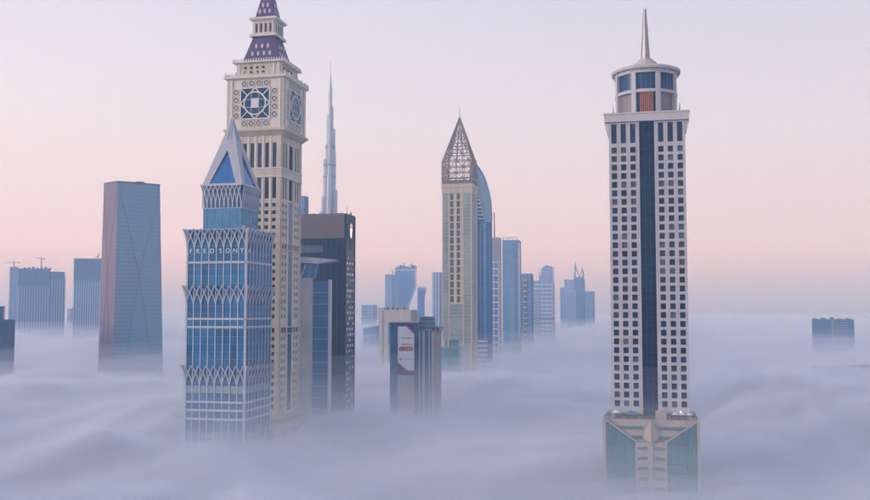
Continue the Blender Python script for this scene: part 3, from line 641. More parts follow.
# ------------------------------------------------------------------ dark office tower with a lit emblem
def dark_tower():
    D = 600.0; W, Dp = 34.0, 19.0; Z = lambda y: wz(y, D); zt = Z(214)
    root = thing('dark_tower', 'dark navy office tower with brown top band and lit white emblem', 'skyscraper', spot(345, 300, D, W, Dp), GRID)
    navy = glass('navy_wall_glass', (0.010, 0.032, 0.085), 0.25, 0.1, 1.45, 0.1, floor=(3.6, 0.12, (0.03, 0.05, 0.09)))
    side = surf('navy_side_cladding', (0.022, 0.038, 0.080), 0.45, 0.1, joints=(2.4, 3.6))
    brown = surf('brown_louvre', (0.155, 0.135, 0.16), 0.7)
    part('body', MB().frustum(W / 2, Dp / 2, 0, zt - 0.2), navy, root)
    h = (zt - Z(238)) / 16
    for k in (0, 2, 3):
        for q in range(16): part('louvre', MB().box(-(W if k % 2 == 0 else Dp) / 2, (W if k % 2 == 0 else Dp) / 2 - (0.4 if k == 0 else 0), -0.45, 0.0, Z(238) + q * h + 0.06, Z(238) + (q + 1) * h - 0.06), brown, root, *onface(k, 0, 0, W, Dp))
    for q in range(9): part('pier', MB().box(-0.3, 0.3, -0.35, 0, 0, Z(238)), side, root, *onface(0, -W / 2 + 1.5 + q * 3.9, 0, W, Dp))
    part('plant_band', MB().box(-W / 2 + 1.8, 2.0, -0.5, 0, Z(252), Z(245)), surf('grey_plant_band', (0.07, 0.10, 0.16)), root, *onface(0, 0, 0, W, Dp))
    part('parapet', MB().frustum(W / 2 + 0.25, Dp / 2 + 0.25, zt - 0.2, zt + 0.5), brown, root)
    sw = part('side_wall', MB().box(-Dp / 2, Dp / 2, -0.3, 0.0, 0, zt - 0.2), side, root, *onface(1, 0, 0, W, Dp))
    for s in (1, -1): part('edge_fin', MB().box(-0.45, 0.45, -0.75, 0.0, 0, zt - 0.2), side, root, *onface(1, s * (Dp / 2 - 0.45), 0, W, Dp))
    wn = [surf('pale_reflection_pane', (0.50, 0.50, 0.56), 0.3, rnd=0.35), glass('side_window_glass', (0.05, 0.08, 0.15), 0.15, 0.1, 1.6, 0.4)]  # the pale panes have a bright reflection painted into their colour
    ms = [[MB().box(-w / 2, w / 2, -0.42, -0.3, -0.85, 0.85).mesh('window', m) for w in (2.4, 3.6)] for m in wn]
    rnd = random.Random(5); z = Z(252)
    row = 0
    while z > 70:
        for c in range(3):
            kind = 0 if rnd.random() < 0.62 else 1
            u = -5.4 + c * 5.4 + (0.9 if row % 2 else -0.9)
            inst('window', ms[kind][rnd.random() < 0.45], root, *onface(1, u, z, W, Dp))
        z -= 3.55; row += 1
    # emblem panel
    fm = surf('emblem_frame', (0.10, 0.14, 0.24), 0.5); zc = Z(229)
    for s in (1, -1):
        for t in (1, -1):
            part('emblem_frame_bar', MB().bar((0, -0.5, t * 12), (s * 7.4, -0.5, 0), 0.22), fm, root, *onface(1, 0, zc, W, Dp))
            part('emblem_frame_bar', MB().bar((0, -0.5, t * 7.5), (s * 4.6, -0.5, 0), 0.18), fm, root, *onface(1, 0, zc, W, Dp))
    e = part('emblem', MB().prism([(3.3 * math.sin(2 * math.pi * i / 20), 5.6 * math.cos(2 * math.pi * i / 20)) for i in range(20)], -0.75, -0.4), surf('emblem_ground', (0.22, 0.12, 0.17), 0.4), root, *onface(1, 0, zc, W, Dp))
    lit = surf('lit_emblem_white', (0.9, 0.85, 0.86), emit=(1.0, 0.95, 0.95, 1.1)); pink = surf('lit_emblem_pink', (0.85, 0.35, 0.40), emit=(1.0, 0.45, 0.48, 0.5))
    part('emblem_figure', MB().prism([(-1.0, -4.9), (0.9, -5.0), (1.3, -1.6), (2.0, 1.3), (0.7, 1.2), (-0.2, 0.2), (-1.4, 1.4), (-2.0, 0.8), (-1.2, -1.5)], -0.9, -0.76), lit, e)
    part('emblem_head', MB().prism([(-1.8, 1.9), (0, 1.4), (1.8, 1.8), (2.1, 3.2), (1.2, 4.4), (0.2, 3.6), (-0.9, 4.5), (-2.0, 3.3)], -0.89, -0.76), pink, e)
    for x, y, hh in ((-13, -5, 5), (6, -6, 3.5), (14, 3, 6)): part('roof_aerial', MB().bar((x, y, zt), (x, y, zt + hh), 0.12), brown, root)
    for x, y, hh in ((-9, 2, 3), (2, 4, 2.2), (10, 0, 2.6)): part('roof_unit', MB().box(x - 2.2, x + 2.2, y - 2, y + 2, zt + 0.3, zt + 0.3 + hh * 0.5), brown, root)
dark_tower()
# ------------------------------------------------------------------ concrete and glass slab with a winged roof
def winged_slab():
    D = 556.0; W, Dp = 20.6, 22.0; Z = lambda y: wz(y, D)
    root = thing('winged_roof_tower', 'slim grey and blue glass tower with an upswept wing roof beside the clock tower', 'skyscraper', spot(330.3, 330, D, W, Dp, 'right', R(4)), R(4))
    conc = surf('pale_concrete', (0.44, 0.45, 0.49), 0.8, joints=(9.0, 8.4)); white = surf('white_metal_trim', (0.52, 0.52, 0.56), 0.5)
    gl = glass('cerulean_glass', (0.045, 0.155, 0.31), 0.1, 0.2, 1.5, 0.14)
    part('concrete_block', MB().box(-W / 2, -0.1, -Dp / 2 + 0.2, Dp / 2, 0, Z(278)), conc, root)
    part('glass_block', MB().box(-0.05, W / 2 - 0.2, -Dp / 2 + 0.5, Dp / 2, 0, Z(280.5)), surf('dark_joint', (0.03, 0.07, 0.14)), root)
    fl = 3.45; zz = Z(281) - fl; q = 0
    pm = MB().box(-2.2, 2.2, -0.05, 0.45, 0.12, fl - 0.12).mesh('glass_panel', gl)
    tm = MB().box(-4.5, 4.6, -0.3, 0.4, -0.1, 0.1).mesh('transom', white)
    while zz > 55:
        for u in (2.2, 6.75): inst('glass_panel', pm, root, (u, -Dp / 2 + 0.05, zz))
        inst('transom', tm, root, (4.5, -Dp / 2 + 0.02, zz)) if q % 2 else None
        inst('ledge', MB().box(-1.6, 0, -0.2, 0.3, 0, 0.35).mesh('ledge', white), root, (-4.0, -Dp / 2 + 0.1, zz)) if q % 5 == 2 else None
        zz -= fl; q += 1
    part('glass_wall', MB().box(0.0, 9.0, 0, 0.3, 0, 55), gl, root, (0, -Dp / 2 + 0.05, 0))
    part('edge_fin', MB().box(W / 2 - 1.3, W / 2, -Dp / 2 - 0.5, Dp / 2, 0, Z(279.5)), white, root)
    part('penthouse', MB().prism([(-8.5, Z(279)), (1.5, Z(279)), (3.5, Z(264)), (-8.5, Z(264))], -Dp / 2 + 1.6, Dp / 2 - 2), gl, root)
    for u in (-7, -3.0, 0.8): part('penthouse_mullion', MB().bar((u, -Dp / 2 + 1.5, Z(279)), (u + 1.8, -Dp / 2 + 1.5, Z(264)), 0.12), white, root)
    part('penthouse_brace', MB().bar((-4.5, -Dp / 2 + 1.4, Z(264)), (-7.8, -Dp / 2 + 1.4, Z(278)), 0.2), white, root)
    part('wing_roof', MB().prism([(-W / 2 - 2, Z(256.5)), (-W / 2 - 2, Z(262.5)), (2.5, Z(264)), (15.0, Z(260)), (2.0, Z(258))], -Dp / 2 - 1.2, Dp / 2), white, root)
winged_slab()
# ------------------------------------------------------------------ portal-framed building with a tall advertising banner
def banner_block():
    D = 630.0; W, Dp = 19.0, 16.0; Z = lambda y: wz(y, D); zt = Z(322.6)
    root = thing('banner_block', 'blue and beige block almost filled by a tall banner between glass strips', 'building', spot(417.0, 350, D, W, Dp), GRID)
    beige = surf('beige_render', (0.46, 0.44, 0.43), 0.85, var=0.1, joints=(3.0, 2.2)); gl = glass('steel_blue_glass', (0.07, 0.18, 0.33), 0.15, 0.2, 1.5, 0.12, floor=(3.4, 0.10, (0.10, 0.21, 0.31)))
    X = lambda px: (px - 417.0) * 0.675 + W / 2
    part('body', MB().box(-W / 2 + 0.3, W / 2, -Dp / 2 + 0.9, Dp / 2, 0, zt - 0.3), gl, root)
    part('parapet', MB().box(-W / 2, W / 2 + 0.2, -Dp / 2 + 0.2, Dp / 2, zt - 0.3, zt + 0.4), beige, root)
    for a, b in ((389.0, 397), (414.2, 416.9)):
        z = zt - 0.4
        while z > 40: part('glass_panel', MB().box(X(a), X(b), -Dp / 2 + 0.4, -Dp / 2 + 0.85, z - 6.7, z - 0.1), gl, root); z -= 6.8
    part('wall_panel', MB().box(X(397), X(414.2), -Dp / 2 + 0.3, -Dp / 2 + 0.88, 0, Z(375.5)), beige, root)
    gr = surf('roof_equipment_grey', (0.25, 0.27, 0.31))
    # banner (a thing hung on the wall)
    x0, x1, z0, z1 = X(397.2), X(414), Z(375), Z(323.2); w, h = x1 - x0, z1 - z0
    c, s = math.cos(GRID), math.sin(GRID); lx, ly = (x0 + x1) / 2, -Dp / 2 - 0.02
    ban = thing('banner', 'tall white banner with navy and magenta corners and red lettering', 'banner', (root.location.x + lx * c - ly * s, root.location.y + lx * s + ly * c, z0), GRID)
    part('sheet', MB().box(-w / 2, w / 2, 0, 0.3, 0, h), surf('white_banner', (0.86, 0.86, 0.87), 0.6, var=0.03), ban)
    nv = surf('banner_navy', (0.05, 0.06, 0.18), 0.6); mg = surf('banner_magenta', (0.62, 0.05, 0.20), 0.6); rd = surf('banner_red', (0.50, 0.04, 0.06), 0.6); gy = surf('banner_grey', (0.30, 0.34, 0.42), 0.6)
    wh = surf('banner_mark_white', (0.7, 0.68, 0.68), 0.6)
    part('corner_navy', MB().prism([(-w / 2, h), (-w / 2, h - 2.2), (w * 0.02, h - 2.2), (w / 2, h - 7.2), (w / 2, h)], -0.06, 0), nv, ban)
    part('corner_magenta', MB().prism([(w * 0.0, h - 1.3), (w * 0.08, h - 1.3), (w / 2, h - 5.8), (w / 2, h - 7.4), (w * 0.02, h - 2.3)], -0.1, -0.061), mg, ban)
    part('corner_navy', MB().prism([(-w / 2, 0), (w / 2, 0), (w / 2, 2.4), (w * 0.02, 2.4), (-w / 2, 7.2)], -0.06, 0), nv, ban)
    part('corner_magenta', MB().prism([(-w / 2, 7.0), (-w / 2, 8.4), (w * 0.08, 3.1), (w / 2, 3.1), (w / 2, 2.3), (w * 0.02, 2.3)], -0.1, -0.061), mg, ban)
    def marks(zc, hgt, span, mat, seed, x_off=0.0, y=-0.05):   # lettering too small in the photograph to read: strokes of the same size and colour
        r = random.Random(seed); b = MB(); x = -span / 2 + x_off
        while x < span / 2 + x_off:
            lw = hgt * r.uniform(0.45, 0.8); st = hgt * 0.2
            if r.random() < 0.13: x += hgt * 0.5; continue
            b.box(x, x + st, y, 0, zc - hgt / 2, zc + hgt / 2)
            if r.random() < 0.7: b.box(x + st, x + lw, y, 0, zc + r.choice((-0.5, -0.1, 0.3)) * hgt, zc + r.choice((-0.5, -0.1, 0.3)) * hgt + st)
            if r.random() < 0.5: b.box(x + lw - st, x + lw, y + 0.005, 0, zc - hgt / 2, zc + hgt / 2)
            x += lw + hgt * 0.22
        return part('lettering', b, mat, ban, stuff=True)
    zy = lambda py: Z(py) - z0
    marks(zy(338.4), 0.95, w * 0.82, gy, 3); marks(zy(338.3), 0.75, w * 0.3, rd, 8, w * 0.22, -0.07)
    marks(zy(344.8), 1.5, w * 0.66, rd, 4)
    part('red_box', MB().box(-w * 0.42, w * 0.42, -0.06, 0, zy(348.8) - 1.5, zy(348.8) + 1.2), rd, ban)
    marks(zy(349), 1.25, w * 0.68, wh, 5, 0, -0.11)
    marks(zy(359.5), 0.8, w * 0.55, gy, 6, w * 0.08)
    part('emblem', MB().prism([(-w * 0.33 + 0.9 * math.sin(2 * math.pi * i / 10), zy(359.5) + 0.9 * math.cos(2 * math.pi * i / 10)) for i in range(10)], -0.06, 0), gy, ban)
    # round-topped glazed block next to it
    W2 = 12.2; D2 = 628.0
    r2 = thing('drum_block', 'slim beige and blue striped block with a round glazed cap', 'building', spot(417.9, 350, D2, W2, 18, 'left'), GRID)
    zc2 = Z(331)
    part('body', MB().frustum(W2 / 2 - 0.6, 8.5, 0, zc2), gl, r2)
    for i, x in enumerate((-5.6, -3.0, 1.2, 3.3)): part('pier', MB().box(x, x + (1.6 if i % 2 else 0.9), -9, -8.3, 0, zc2), beige, r2)
    part('side_pier', MB().box(W2 / 2 - 1.2, W2 / 2, -8.8, 9, 0, zc2 + 1.6), gr, r2)
    cap = part('cap', MB().lathe([(0.1, zc2), (5.6, zc2), (5.6, Z(318.5)), (4.9, Z(316.5)), (0.1, Z(316))], 28), glass('cap_glass', (0.08, 0.17, 0.27), 0.15, 0.2, 1.6, 0.1), r2, (-1.0, -3.0, 0))
    for zz in (Z(330), Z(325.5), Z(321)): part('cap_ring', MB().arc(5.3, 5.85, 0, 2 * math.pi, zz - 0.3, zz + 0.3, 28), gr, cap)
    s3 = part('plant_room', MB().box(1.8, W2 / 2 + 1.8, -6, 6, zc2 - 0.2, Z(326.5)), gr, r2)
    part('plant_louvre', MB().box(2.0, W2 / 2 + 1.6, -6.15, -6, zc2 + 0.4, Z(328)), surf('dark_joint', (0.03, 0.07, 0.14)), s3)
banner_block()
# ------------------------------------------------------------------ golden lattice-spired hotel
def lattice_hotel():
    D = 950.0; W, Dp = 31.0, 30.0; Z = lambda y: wz(y, D)
    root = thing('lattice_spire_tower', 'tall slim grey-green and gold tower crowned by an open lattice spire', 'skyscraper', spot(472.0, 260, D, W, Dp), GRID)
    shaft = surf('greenish_stone_grid', (0.33, 0.345, 0.325), 0.45, 0.1, var=0.06, joints=(2.2, 3.7)); gold = surf('gold_trim', (0.62, 0.49, 0.33), 0.5, 0.1)
    sand = surf('sand_band', (0.46, 0.40, 0.33), 0.7); gl = glass('smoky_window', (0.035, 0.055, 0.085), 0.15, 0.1, 1.6, 0.3)
    lat = surf('lattice_steel', (0.22, 0.19, 0.17), 0.5, 0.1)
    zt = Z(192.5)
    part('shaft', MB().frustum(W / 2, Dp / 2, 0, zt), shaft, root)
    part('top_band', MB().frustum(W / 2 + 0.5, Dp / 2 + 0.5, zt, Z(187)).frustum(W / 2 + 1.0, Dp / 2 + 1.0, Z(187), Z(183.5)), sand, root)
    pit = 7.4 * D / 935; xl, xr = -6.0, 6.2; uc = 0.1 - 1.0
    z = zt - 0.3; i = 0
    wmE = MB().box(-2.6, 2.6, -0.1, 0.05, -pit + 0.9, -0.6).mesh('window', gl); whalf = MB().box(0.6, 2.6, -0.16, -0.1, -pit + 0.9, -0.6).mesh('blind_panel', sand)
    for i in range(15):
        for s in (-1, 1):
            w = inst('window', wmE, root, *onface(0, uc + s * 3.4, z - i * pit, W, Dp)); inst('blind_panel', whalf, w)
            wr = inst('window', wmE, root, *onface(1, s * 3.4, z - i * pit, W, Dp)) if s > 0 else None
        part('gold_ledge', MB().box(-7.0, 7.0, -0.9, 0.05, -0.42, 0.42), gold, root, *onface(0, uc, z - (i + 1) * pit + 0.1, W, Dp))
    part('gold_mast', MB().box(-0.5, 0.5, -0.9, 0.05, zt - 15 * pit - 2, zt), gold, root, *onface(0, uc, 0, W, Dp))
    green = glass('green_flank_glass', (0.205, 0.255, 0.26), 0.2, 0.1, 1.5, 0.15, floor=(3.7, 0.16, (0.30, 0.34, 0.33))); cream = surf('cream_edge', (0.50, 0.455, 0.40), 0.7)
    for u0, u1 in ((-14.3, -8.6), (6.8, 14.0)):
        zz = zt - 0.4
        while zz > 40: part('glass_panel', MB().box(u0, u1, -0.12, 0.05, zz - 14.7, zz), green, root, *onface(0, 0, 0, W, Dp)); zz -= 14.8
    zz = zt - 15 * pit - 1.5
    while zz > 40: part('glass_panel', MB().box(-7.4, 5.6, -0.12, 0.05, zz - 14.7, zz), green, root, *onface(0, 0, 0, W, Dp)); zz -= 14.8
    for u in (-15.0, -8.1, 6.3, 14.9): part('pier', MB().box(-0.45, 0.45, -0.45, 0.05, 0, zt), cream, root, *onface(0, u, 0, W, Dp))
    part('gold_edge', MB().box(-0.5, 0.5, -0.6, 0.05, Z(303), zt), gold, root, *onface(1, 9.5, 0, W, Dp))
    for u in (-9, -2, 4): part('side_pier', MB().box(-1.1, 1.1, -0.4, 0.05, 0, zt), sand, root, *onface(1, u, 0, W, Dp))
    # open lattice crown: a straight cage below, a pyramid above
    zc, zk, za = Z(183.5), Z(161), wz(117.5, 968); hw = W / 2
    part('crown_floor', MB().frustum(hw - 3, Dp / 2 - 3, zc, zc + 4.5), surf('pale_plant_screen', (0.26, 0.25, 0.25)), root)
    def half(z): return hw if z <= zk else hw * max(0.02, (za - z) / (za - zk))
    lv = [zc + 0.4, zc + 5.5, zc + 11, zc + 17, zk] + [zk + (za - zk) * f for f in (0.13, 0.27, 0.41, 0.56, 0.72, 0.86)]
    for k in range(4):
        b = MB()
        for z_ in lv: h_ = half(z_); b.bar((-h_, -h_, z_), (h_, -h_, z_), 0.42)
        for j in range(5):
            f = -0.999 + j * 0.4995
            b.bar((f * hw, -hw, zc), (f * hw, -hw, zk), 0.36); b.bar((f * hw, -hw, zk), (0, 0, za) if abs(f) < 0.1 else (f * hw * 0.12, -hw * 0.12, zk + (za - zk) * 0.88), 0.36)
        for q in range(len(lv) - 1):
            for j in range(4):
                f0, f1 = -1 + j * 0.5, -1 + (j + 1) * 0.5
                if (q + j) % 2: f0, f1 = f1, f0
                if lv[q + 1] < za - 10: b.bar((f0 * half(lv[q]), -half(lv[q]), lv[q]), (f1 * half(lv[q + 1]), -half(lv[q + 1]), lv[q + 1]), 0.28)
        part('lattice_panel', b, lat, root, (0, 0, 0), k * math.pi / 2, True)
    for sx in (1, -1):
        for sy in (1, -1):
            part('corner_rib', MB().bar((sx * hw, sy * hw, zc), (sx * hw, sy * hw, zk), 0.6).bar((sx * hw, sy * hw, zk), (sx * 0.2, sy * 0.2, za), 0.55), lat, root)
    part('finial', MB().bar((0, 0, za - 4), (0, 0, wz(105.5, 968)), 0.55, 6, 0.15), lat, root)
    # base: gold-framed lower block
    part('lower_block', MB().box(-2, W / 2 + 0.4, -Dp / 2 - 3, -Dp / 2 - 0.2, 0, Z(346)), surf('grey_stone_base', (0.24, 0.25, 0.27)), root)
    for u in (-1.5, 2.0, 5.5, 14.5): part('gold_pier', MB().box(u - 0.7, u + 0.7, -Dp / 2 - 3.4, -Dp / 2 - 3, 0, Z(346)), gold, root)
    part('podium_beam', MB().box(-W / 2 - 0.4, W / 2 + 0.5, -Dp / 2 - 0.45, Dp / 2, Z(349), Z(346.5)), sand, root)
lattice_hotel()
# ------------------------------------------------------------------ round-shouldered blade tower
def blade_tower():
    D = 1040.0; Z = lambda y: wz(y, D); s = D / 935.0
    out = [(470, 0), (492.2, 0), (492.2, 214), (491.6, 203), (490, 193), (487.4, 183), (484, 174.5), (480.5, 168.5), (477.5, 164.5), (476.6, 160.5), (474.8, 158.3), (472, 158.6), (470.5, 162)]
    X = lambda p: (p - 481.5) * s
    W = 23.0 * s; Dp = 24.0
    root = thing('blade_tower', 'blue glass tower with one curved shoulder and white balcony stripes', 'skyscraper', spot(481.5, 260, D, W, Dp, 'mid', R(-3.5)), R(-3.5))
    gl = glass('ultramarine_glass', (0.035, 0.125, 0.30), 0.12, 0.25, 1.5, 0.1, floor=(3.8, 0.10, (0.06, 0.16, 0.34)))
    pale = surf('pale_blue_cladding', (0.20, 0.30, 0.42), 0.4, 0.1, joints=(3.5, 3.8)); wh = surf('white_balcony', (0.50, 0.52, 0.58), 0.6)
    pts = [(X(p), 0.0 if y == 0 else Z(y)) for p, y in out]
    part('body', MB().prism(pts, -Dp / 2, Dp / 2), gl, root)
    part('curved_screen', MB().prism([(X(p), Z(y)) for p, y in ((478.8, 200), (484.5, 222), (491.9, 222), (491.9, 209), (490.6, 197), (487.6, 185), (484, 176.5), (480, 170.5), (477, 168), (476, 180))], -Dp / 2 - 0.9, -Dp / 2 - 0.05), pale, root)
    for q in range(8):
        y = 192.5 + q * 3.75; part('balcony', MB().box(X(475.5), X(min(478 + q * 0.95, 484.2)), -Dp / 2 - 1.6, -Dp / 2 - 0.06, Z(y) - 0.55, Z(y) + 0.55), wh, root)
    for q in range(11):
        y = 178 + q * 4.0; xe = [c for c in out if 158 < c[1] < 215]
        px = 492.2
        for (p0, y0), (p1, y1) in zip(out[2:-1], out[3:]):
            if y1 <= y <= y0: px = p0 + (p1 - p0) * (y0 - y) / (y0 - y1)
        part('balcony', MB().box(X(px - 1.2), X(px) + 0.45, -Dp / 2 - 0.3, Dp / 2, Z(y) - 0.6, Z(y) + 0.6), pale, root)
    part('light_strip', MB().box(X(483.5), X(486.5), -Dp / 2 - 0.5, -Dp / 2 - 0.05, 0, Z(223)), glass('sky_strip_glass', (0.10, 0.22, 0.40), 0.12, 0.2, 1.7, 0.1, floor=(3.8, 0.12, (0.16, 0.28, 0.44))), root)
    for p in (477.5, 480.5, 489.5): part('mullion', MB().box(X(p) - 0.3, X(p) + 0.3, -Dp / 2 - 0.5, -Dp / 2 - 0.05, 0, Z(224)), pale, root)
    for q in range(7):
        y = 341 + q * 4.6; part('balcony', MB().box(X(477.5), X(487), -Dp / 2 - 4, -Dp / 2 - 0.1, Z(y) - 1.2, Z(y) + 1.0), wh, root)
    part('base_block', MB().box(X(478), X(486.5), -Dp / 2 - 3, -Dp / 2 - 0.1, 0, Z(339.5)), gl, root)
blade_tower()
# ------------------------------------------------------------------ tapered tower with folded facets
def folded_tower():
    D = 960.0; Z = lambda y: wz(y, D)
    gl = glass('folded_facade_glass', (0.14, 0.255, 0.385), 0.16, 0.3, 1.5, 0.05, floor=(4.1, 0.25, (0.20, 0.29, 0.38)), mott=0.04)
    fold = surf('fold_line_metal', (0.07, 0.12, 0.19), 0.5)
    P = lambda px, py, d: Vector((wx(px, py, d), d, wz(py, d)))
    # ground plan corners follow from the photograph's three edges; the fourth closes the square
    tl, tc_, tr = P(104, 185, 975), P(118, 181, 958), P(160, 183.5, 985)
    bl, bc, br = P(97.8, 372, 975), P(112.4, 380, 955), P(162.9, 374, 985)
    def down(a, b):                                          # run the edge on to the ground
        t = a.z / (a.z - b.z); return a + (b - a) * t
    gl_, gc, gr_ = down(tl, bl), down(tc_, bc), down(tr, br)
    tb = tl + tr - tc_; gb = gl_ + gr_ - gc
    org = Vector(((gc.x + gb.x) / 2, (gc.y + gb.y) / 2, 0))
    ztop = (tl.z + tc_.z + tr.z) / 3
    for p in (tl, tc_, tr, tb): p.z = ztop
    root = thing('folded_tower', 'blue-grey glass tower tapering to the top with folded diamond facets', 'skyscraper', org)
    L_ = lambda p: p - org
    def face(nm, A, B, C, E, push, gl=gl):                          # A,B on the ground, C,E on top (A-E one edge)
        nrm = (B - A).cross(E - A).normalized()
        M = (A + B) * 0.17 + (C + E) * 0.33 + nrm * push
        vs = [L_(v) for v in (A, B, C, E, M)]
        for nm2, tri in (('facet', (3, 2, 4)), ('facet', (0, 3, 4)), ('facet', (2, 1, 4)), ('facet', (1, 0, 4))):
            part(nm2, MB().add([vs[i] for i in tri], [(0, 1, 2)]), gl, root)
        for i in (0, 1, 2, 3): part('fold_line', MB().bar(vs[i] * 0.999 + L_(M) * 0.001, L_(M) + nrm * 0.05, 0.17), fold, root)
    face('front', gc, gr_, tr, tc_, 2.0); face('side', gl_, gc, tc_, tl, 0.8, glass('pink_reflection_glass', (0.175, 0.150, 0.22), 0.2, 0.3, 1.5, 0.05, floor=(4.1, 0.25, (0.20, 0.17, 0.24)), mott=0.06)); face('back', gb, gl_, tl, tb, 1.0); face('far', gr_, gb, tb, tr, 1.0)  # side glass is tinted mauve: the pink sky's reflection is in its colour
    part('roof', MB().add([L_(p) - Vector((0, 0, 0.5)) for p in (tl, tc_, tr, tb)], [(0, 1, 2, 3)]), fold, root)
    for a, b in ((tl, tc_), (tc_, tr), (tr, tb), (tb, tl)): part('roof_edge', MB().bar(L_(a), L_(b), 0.55), fold, root)
    q = L_((tc_ + tr) * 0.45 + tb * 0.1)
    part('roof_unit', MB().frustum(4, 3, ztop - 0.5, ztop + 1.8), fold, root, (q.x, q.y, 0))
    pale = surf('pale_reflection_pane', (0.50, 0.50, 0.56), 0.3, rnd=0.35)
    d = (gr_ - gc).normalized(); rot = math.atan2(d.y, d.x)
    for (px, py) in ((125, 236), (125, 241.5), (125.3, 245), (125, 259), (124.6, 264), (138, 253.5)):
        t = (py - 181) / (380 - 181); e0 = tc_ + (bc - tc_) * t; f = (px - (118 - 5.6 * t)) / (42 + 8.5 * t)
        e1 = tr + (br - tr) * t; q = e0 + (e1 - e0) * f; q.z = Z(py)
        part('lit_blind', MB().box(-1.0, 1.0, -1.9, 0.3, -0.55, 0.55), surf('dull_blind', (0.28, 0.30, 0.36)), root, L_(q), rot)
folded_tower()
# ------------------------------------------------------------------ supertall needle
def needle():
    D = 2550.0; Z = lambda y: wz(y, D); s = D / 930.0
    X0 = wx(330.8, 62, D)
    root = thing('needle_supertall', 'very tall silver stepped needle tower rising far beyond the others', 'skyscraper', (X0, D, 0))
    sil = glass('silver_fin_glass', (0.30, 0.31, 0.36), 0.55, 0.2, 1.6, 0.08, floor=(3.7, 0.2, (0.38, 0.38, 0.41)), mull=(3.0, 0.25, (0.42, 0.41, 0.43))); dk = surf('mechanical_floor', (0.13, 0.14, 0.18), 0.6)
    def tier(ang, reach, r, ytop, nm='tier'):
        b = MB(); c, sn = math.cos(ang), math.sin(ang); pts = []
        for i in range(9):
            t = -math.pi / 2 + math.pi * i / 8; pts.append((reach - r + r * math.cos(t), r * math.sin(t)))
        pts += [(-1, r), (-1, -r)]
        b.plan([(x * c - y * sn, x * sn + y * c) for x, y in pts], 0, Z(ytop)); part(nm, b, sil, root)
    L0, R0, F0 = R(180 + 12), R(12), R(-90)
    x_ = lambda p: abs(p - 330.8) * s / math.cos(R(12))
    for p, y, r in ((320.3, 212, 6.5), (322.3, 197, 6.5), (324.3, 159, 7), (326.3, 144, 6), (327.2, 115, 5.2), (328.7, 93, 3.6)): tier(L0, x_(p), r, y)
    for p, y, r in ((338.3, 190, 6.5), (336.6, 152, 6.5), (335.8, 129, 6), (333.8, 107, 4.6), (332.5, 86, 3)): tier(R0, x_(p), r, y)
    for q, y, r in ((30, 200, 6.5), (24, 176, 6.5), (17, 135, 5.5), (10, 101, 4)): tier(F0, q, r, y)
    for q, y, r in ((22, 180, 6.5), (15, 140, 5)): tier(R(90), q, r, y)
    part('core_shaft', MB().lathe([(0.1, 0), (6.5, 0), (6.2, Z(144)), (4.6, Z(100)), (2.6, Z(80)), (0.1, Z(79.5))], 10), sil, root)
    part('spire', MB().lathe([(0.05, Z(80)), (1.5, Z(80)), (0.9, Z(72)), (0.35, Z(61)), (0.05, Z(60.5))], 8), sil, root)
    for y, lo, hi in ((177, 324.0, 336.9), (165.2, 324.2, 336.8), (147.5, 326.1, 336.1)):
        part('mechanical_band', MB().plan([(-(330.8 - lo) * s, -9), (0, -18 if y > 150 else -11), ((hi - 330.8) * s, -7.5), ((hi - 330.8) * s, 7), (-(330.8 - lo) * s, 7)], Z(y) - 2.4, Z(y) + 2.4), dk, root)
needle()
# ------------------------------------------------------------------ further towers
def far_tower(name, label, cat, px0, px1, ytop, D, Dp, body, trim, piers=0, bands=0, rz=GRID, pier_w=0.8, proud=0.6, zlow=40.0, group=None, parapet=True, yref=None, faces=(0, 1, 3), band_h=0.9):
    s = D / 935.0; W = (px1 - px0) * s; cx = wx((px0 + px1) / 2, 310, D); cr_, sr_ = math.cos(rz), math.sin(rz)
    for it in range(40):                                     # width and place so that front and side together span the photograph's outline
        cy = D + (W * abs(sr_) + Dp * cr_) / 2
        ps = [435 + 935.0 * (cx + a * cr_ - b * sr_) / (cy + a * sr_ + b * cr_) for a in (-W / 2, W / 2) for b in (-Dp / 2, Dp / 2)]
        cx += ((px0 + px1) / 2 - (min(ps) + max(ps)) / 2) * s; W += ((px1 - px0) - (max(ps) - min(ps))) * s * 0.8
        if W < 0.55 * (px1 - px0) * s: W = 0.7 * (px1 - px0) * s; Dp *= 0.8
    root = thing(name, label, cat, (cx, cy, 0), rz, group)
    zt = wz(ytop, D)
    part('body', MB().frustum(W / 2, Dp / 2, 0, zt), body, root)
    for k in faces:
        wd = W if k % 2 == 0 else Dp
        np_ = piers if k % 2 == 0 else max(2, int(piers * Dp / W)) if piers else 0
        if np_:
            pm = MB().box(-pier_w / 2, pier_w / 2, -proud, 0, zlow * 0, zt - 0.3).mesh('pier', trim)
            for i in range(np_): inst('pier', pm, root, *onface(k, -wd / 2 + pier_w / 2 + (wd - pier_w) * i / max(1, np_ - 1), 0, W, Dp))
        if bands:
            bm_ = MB().box(-wd / 2, wd / 2, -proud * 0.6, 0, -band_h / 2, band_h / 2).mesh('floor_band', trim)
            for i in range(bands): inst('floor_band', bm_, root, *onface(k, 0, zlow + (zt - zlow - 1.0) * (i + 0.5) / bands, W, Dp))
    if parapet: part('parapet', MB().frustum(W / 2 + 0.5, Dp / 2 + 0.5, zt, zt + 1.6), trim, root)
    return root, W, zt, s
